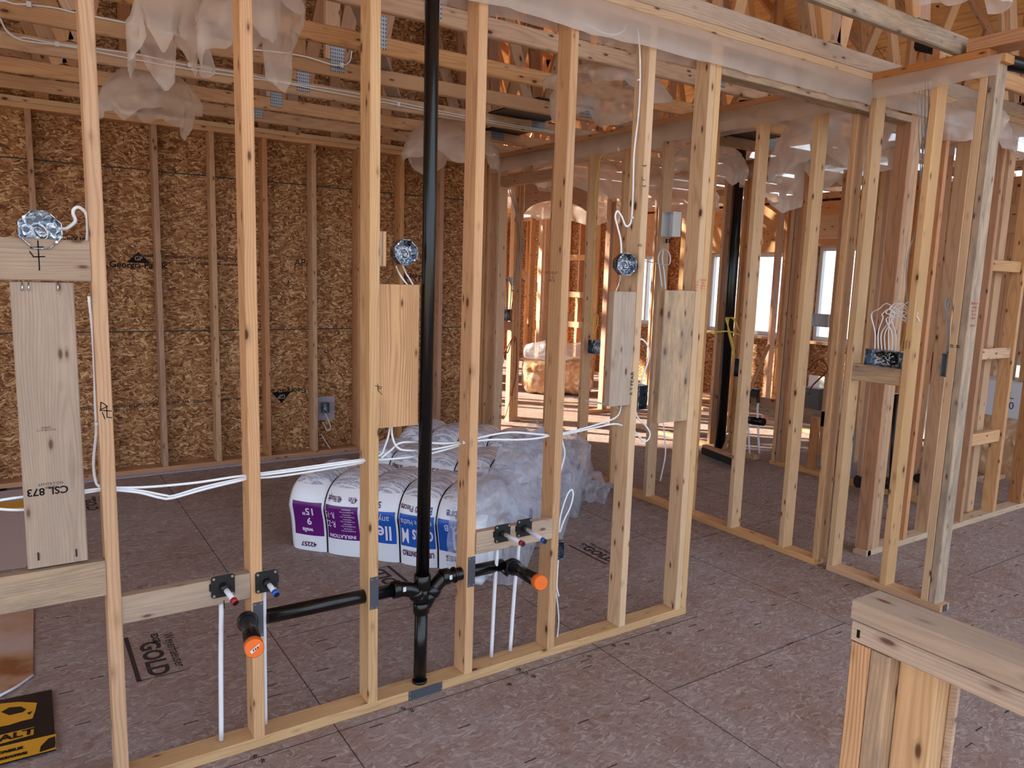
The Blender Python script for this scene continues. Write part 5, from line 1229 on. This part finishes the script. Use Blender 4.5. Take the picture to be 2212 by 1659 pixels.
for i, (px, p2) in enumerate(((1617, 1613), (1638, 1634))):
    a_ = at(px, 870, 'x', XD[0]+.02); b_ = at(p2+6, 980, 'x', XD[0]+.02)
    r = empty('water_riser', b_); tag(r, ['left white water riser with black bend in the hallway partition', 'right white water riser with black bend in the hallway partition'][i], 'pipe', 'hallway water risers')
    tube('riser_tube', [b_, Vector((b_.x, a_.y, a_.z-.1)), a_], .010, PEX, r, 10, True, 5)
    tube('bend', [a_, a_+Vector((-.01, .01, .06)), a_+Vector((-.06, .0, .10))], .016, BLACKM, r, 10, True, 6)
    box('flange', (a_.x-.10, a_.x-.06), (a_.y-.055, a_.y+.035), (a_.z+.06, a_.z+.14), BLACKM, r)
a_ = at(1605, 905, 'x', XD[0]+.03); b_ = at(1650, 912, 'x', XD[0]+.03); tag(tube('drain_pipe', [a_, (a_+b_)/2, b_], .035, BLACK, radii=[.03, .042, .036], seg=16), 'short black drain pipe behind the water risers', 'pipe')
tag(lum('wall_block', (XD[0]+.04, XD[0]+.078), (4.29, 4.74), (.50, .59), LUMR), 'brown block behind the hallway water risers', 'block')
g0 = at(1770, 1030, 'z', 0)
tag(box('floor_register_box', (5.86, 6.02), (3.64, 3.84), (.002, .42), GREYB), 'grey sheet metal register box standing on the floor', 'metal box')
tag(lum('wall_block', (5.80, 5.838), (3.87, 3.945), (PL, .50), LUMR), 'short upright block beside the grey register box', 'block')
# yellow cable bundle with steel box beside the third rear stud
for i in range(4):
    cable([at(px, py, 'x', XB[0]+.05+.01*i) for px, py in ((1587, 780), (1584-i, 750), (1576-i, 715), (1568+2*i, 690), (1572+3*i, 686), (1584+i, 690), (1597, 715))], 'yellow cable loop left of the third rear stud, strand %s' % ORD[i], YWIRE, r=.005, group='yellow cable loops')
cable([at(px, py, 'x', XB[0]+.05) for px, py in ((1514, 720), (1550, 717), (1575, 716), (1600, 724))], 'yellow cable stretched between the doubled stud and third rear stud', YWIRE, r=.005)
q = at(1584, 792, 'x', XB[0]+.03); device_box((XB[0]+.01, XB[0]+.06), (3.194, 3.235), (q.z-.06, q.z+.06), 'blue-grey steel box on the third rear stud', face='x', wires=0)
# meter base with red-brown cable and receptacle on window wall
q = at(1752, 860, 'x', 6.4)
mb = empty('junction_box', q); tag(mb, 'grey steel junction box with red-brown cable looping out of it', 'electrical box')
box('box_body', (q.x-.02, q.x+.10), (q.y-.09, q.y+.09), (q.z-.10, q.z+.10), GREYB, mb); tube('knockout', [q+Vector((-.021, .02, .03)), q+Vector((-.026, .02, .03))], .025, STEEL, mb, 12)
tag(lum('wall_block', (6.38, 6.45), (3.9, 5.3), (q.z-.25, q.z-.101), LUMG), 'dark heavy plank below the grey junction box', 'block')
stud((6.38, 6.469), (3.86, 3.898), label='stud at the right end of the dark plank', mat=LUM); stud((6.38, 6.469), (5.31, 5.348), label='stud at the left end of the dark plank', mat=LUM)
cable([at(px, py, 'x', 6.3) for px, py in ((1736, 800), (1748, 797), (1760, 782), (1774, 777), (1786, 790), (1786, 802), (1770, 818), (1756, 832), (1748, 846))], 'red-brown cable looping above the grey junction box', RWIRE, r=.008)
q = at(1776, 692, 'x', 6.4); stud((6.38, 6.469), (q.y-.13, q.y-.092), label='stud carrying the white receptacle box by the bright window', mat=LUM); device_box((6.36, 6.42), (q.y-.09, q.y+.09), (q.z-.06, q.z+.06), 'receptacle box with one black and one white side by the bright window', face='x', wires=1, mat=WHITE)
# drain behind the return wall
a_ = at(1852, 1040, 'z', .12); tag(tube('drain_pipe', [a_, a_+Vector((.25, -.1, -.02))], .05, BLACK, seg=12, smooth=False), 'black faceted pipe end on the floor behind the trimmer stud', 'pipe')
a_ = at(1998, 1030, 'y', 2.9); b_ = at(2025, 1032, 'y', 2.9)
tag(tube('drain_pipe', [a_+Vector((-.1, 0, 0)), b_+Vector((.1, 0, 0))], .035, BLACK, seg=16), 'black drain pipe with grey band behind the return wall', 'pipe')
tag(box('protector_plate', (a_.x+.04, a_.x+.10), (2.84, 2.86), (a_.z-.07, a_.z+.07), STEELD), 'grey steel plate over the black drain pipe at right', 'metal plate')
a_ = at(2008, 900, 'y', 3.0); r = empty('water_riser', at(1998, 1090, 'y', 3.0)); tag(r, 'white riser with red collar behind the return wall', 'pipe')
tube('riser_tube', [at(2000, 1092, 'y', 3.0), at(2010, 917, 'y', 3.0)], .012, PEX, r, 10); tube('collar', [at(2010, 919, 'y', 3.0), at(2011, 908, 'y', 3.0)], .016, RED, r, 10); tube('copper_tube', [at(2011, 908, 'y', 3.0), at(2014, 760, 'y', 3.0)], .010, COPPER, r, 10)
tag(tube('black_pipe', [Vector((at(1934, 1010, 'y', 2.8).x, 2.8, 0)), at(1936, 850, 'y', 2.8)], .02, BLACK, seg=12), 'thin black pipe standing behind the triple post', 'pipe')
# blocking between the studs at far right edge
for i, (py, h) in enumerate(((573, .075), (765, .075), (945, .085))):
    a_ = at(2150, py, 'y', WA[0]); tag(lum('wall_block', (5.46, 5.899), (WA[0]+.02, WA[0]+.058), (a_.z-h/2, a_.z+h/2), LUM), 'short block between right edge studs, %s' % ('topmost of three', 'middle of three', 'lowest of three')[i], 'block', 'blocks between the right edge studs')
# white boards stacked in the window opening and white crate
tag(box('foam_board', (8.16, 8.30), (3.3, 4.7), (.03, .62), DRYWALL), 'white board leaning below the far window opening', 'board')
tag(box('foam_board', (8.12, 8.155), (4.8, 5.6), (.03, .55), DRYWALL), 'second white board low in the window wall', 'board')
cb = tag(box('white_carton', (7.2, 7.7), (2.75, 3.3), (.55, .86), WHITE), 'white carton with blue lettering at the right edge', 'carton')
text('ML\n150', .09, NAVYP, (7.199, 3.0, .70), (0, -1, 0), (0, 0, 1), cb, 'lettering')
tag(lum('lumber_offcut', (6.9, 7.6), (2.95, 3.03), (.0, .04), LUM), 'short lumber offcut on the floor at the right edge', 'board')
tag(box('carton_stand', (7.25, 7.65), (2.8, 3.25), (0, .549), YELLOWB if False else TANB), 'brown carton under the white carton at the right edge', 'carton')
# cross braces and stairs framing in the far room
for i, (a, b) in enumerate((((7.6, 10.9, .9), (8.2, 10.3, .065)), ((7.5, 11.15, 1.75), (8.2, 10.45, .9)))):
    tag(bar('diagonal_brace', a, b, (0, 0, 1), .12, .038, LUM), ['lower diagonal board in the far room', 'upper diagonal board in the far room'][i], 'board')
for i, z in enumerate((.9, 1.35, 1.9)):
    tag(lum('wall_block', (7.04, 7.078), (8.45, 9.58), (z, z+.085), LUM), 'bright horizontal block in the far room, %s from the floor' % ORD[i], 'block', 'far room blocks')
# black strap rope, yellow chalk lines on the floor beyond
for i, (a, b) in enumerate((((4.4, 8.1), (6.6, 7.6)), ((4.5, 7.2), (6.0, 6.2)))):
    tag(tube('yellow_line', [(a[0], a[1], .003), (b[0], b[1], .003)], .004, YWIRE, seg=6), ['yellow line across the far room floor before the bales', 'yellow line across the floor inside the arch'][i], 'line')
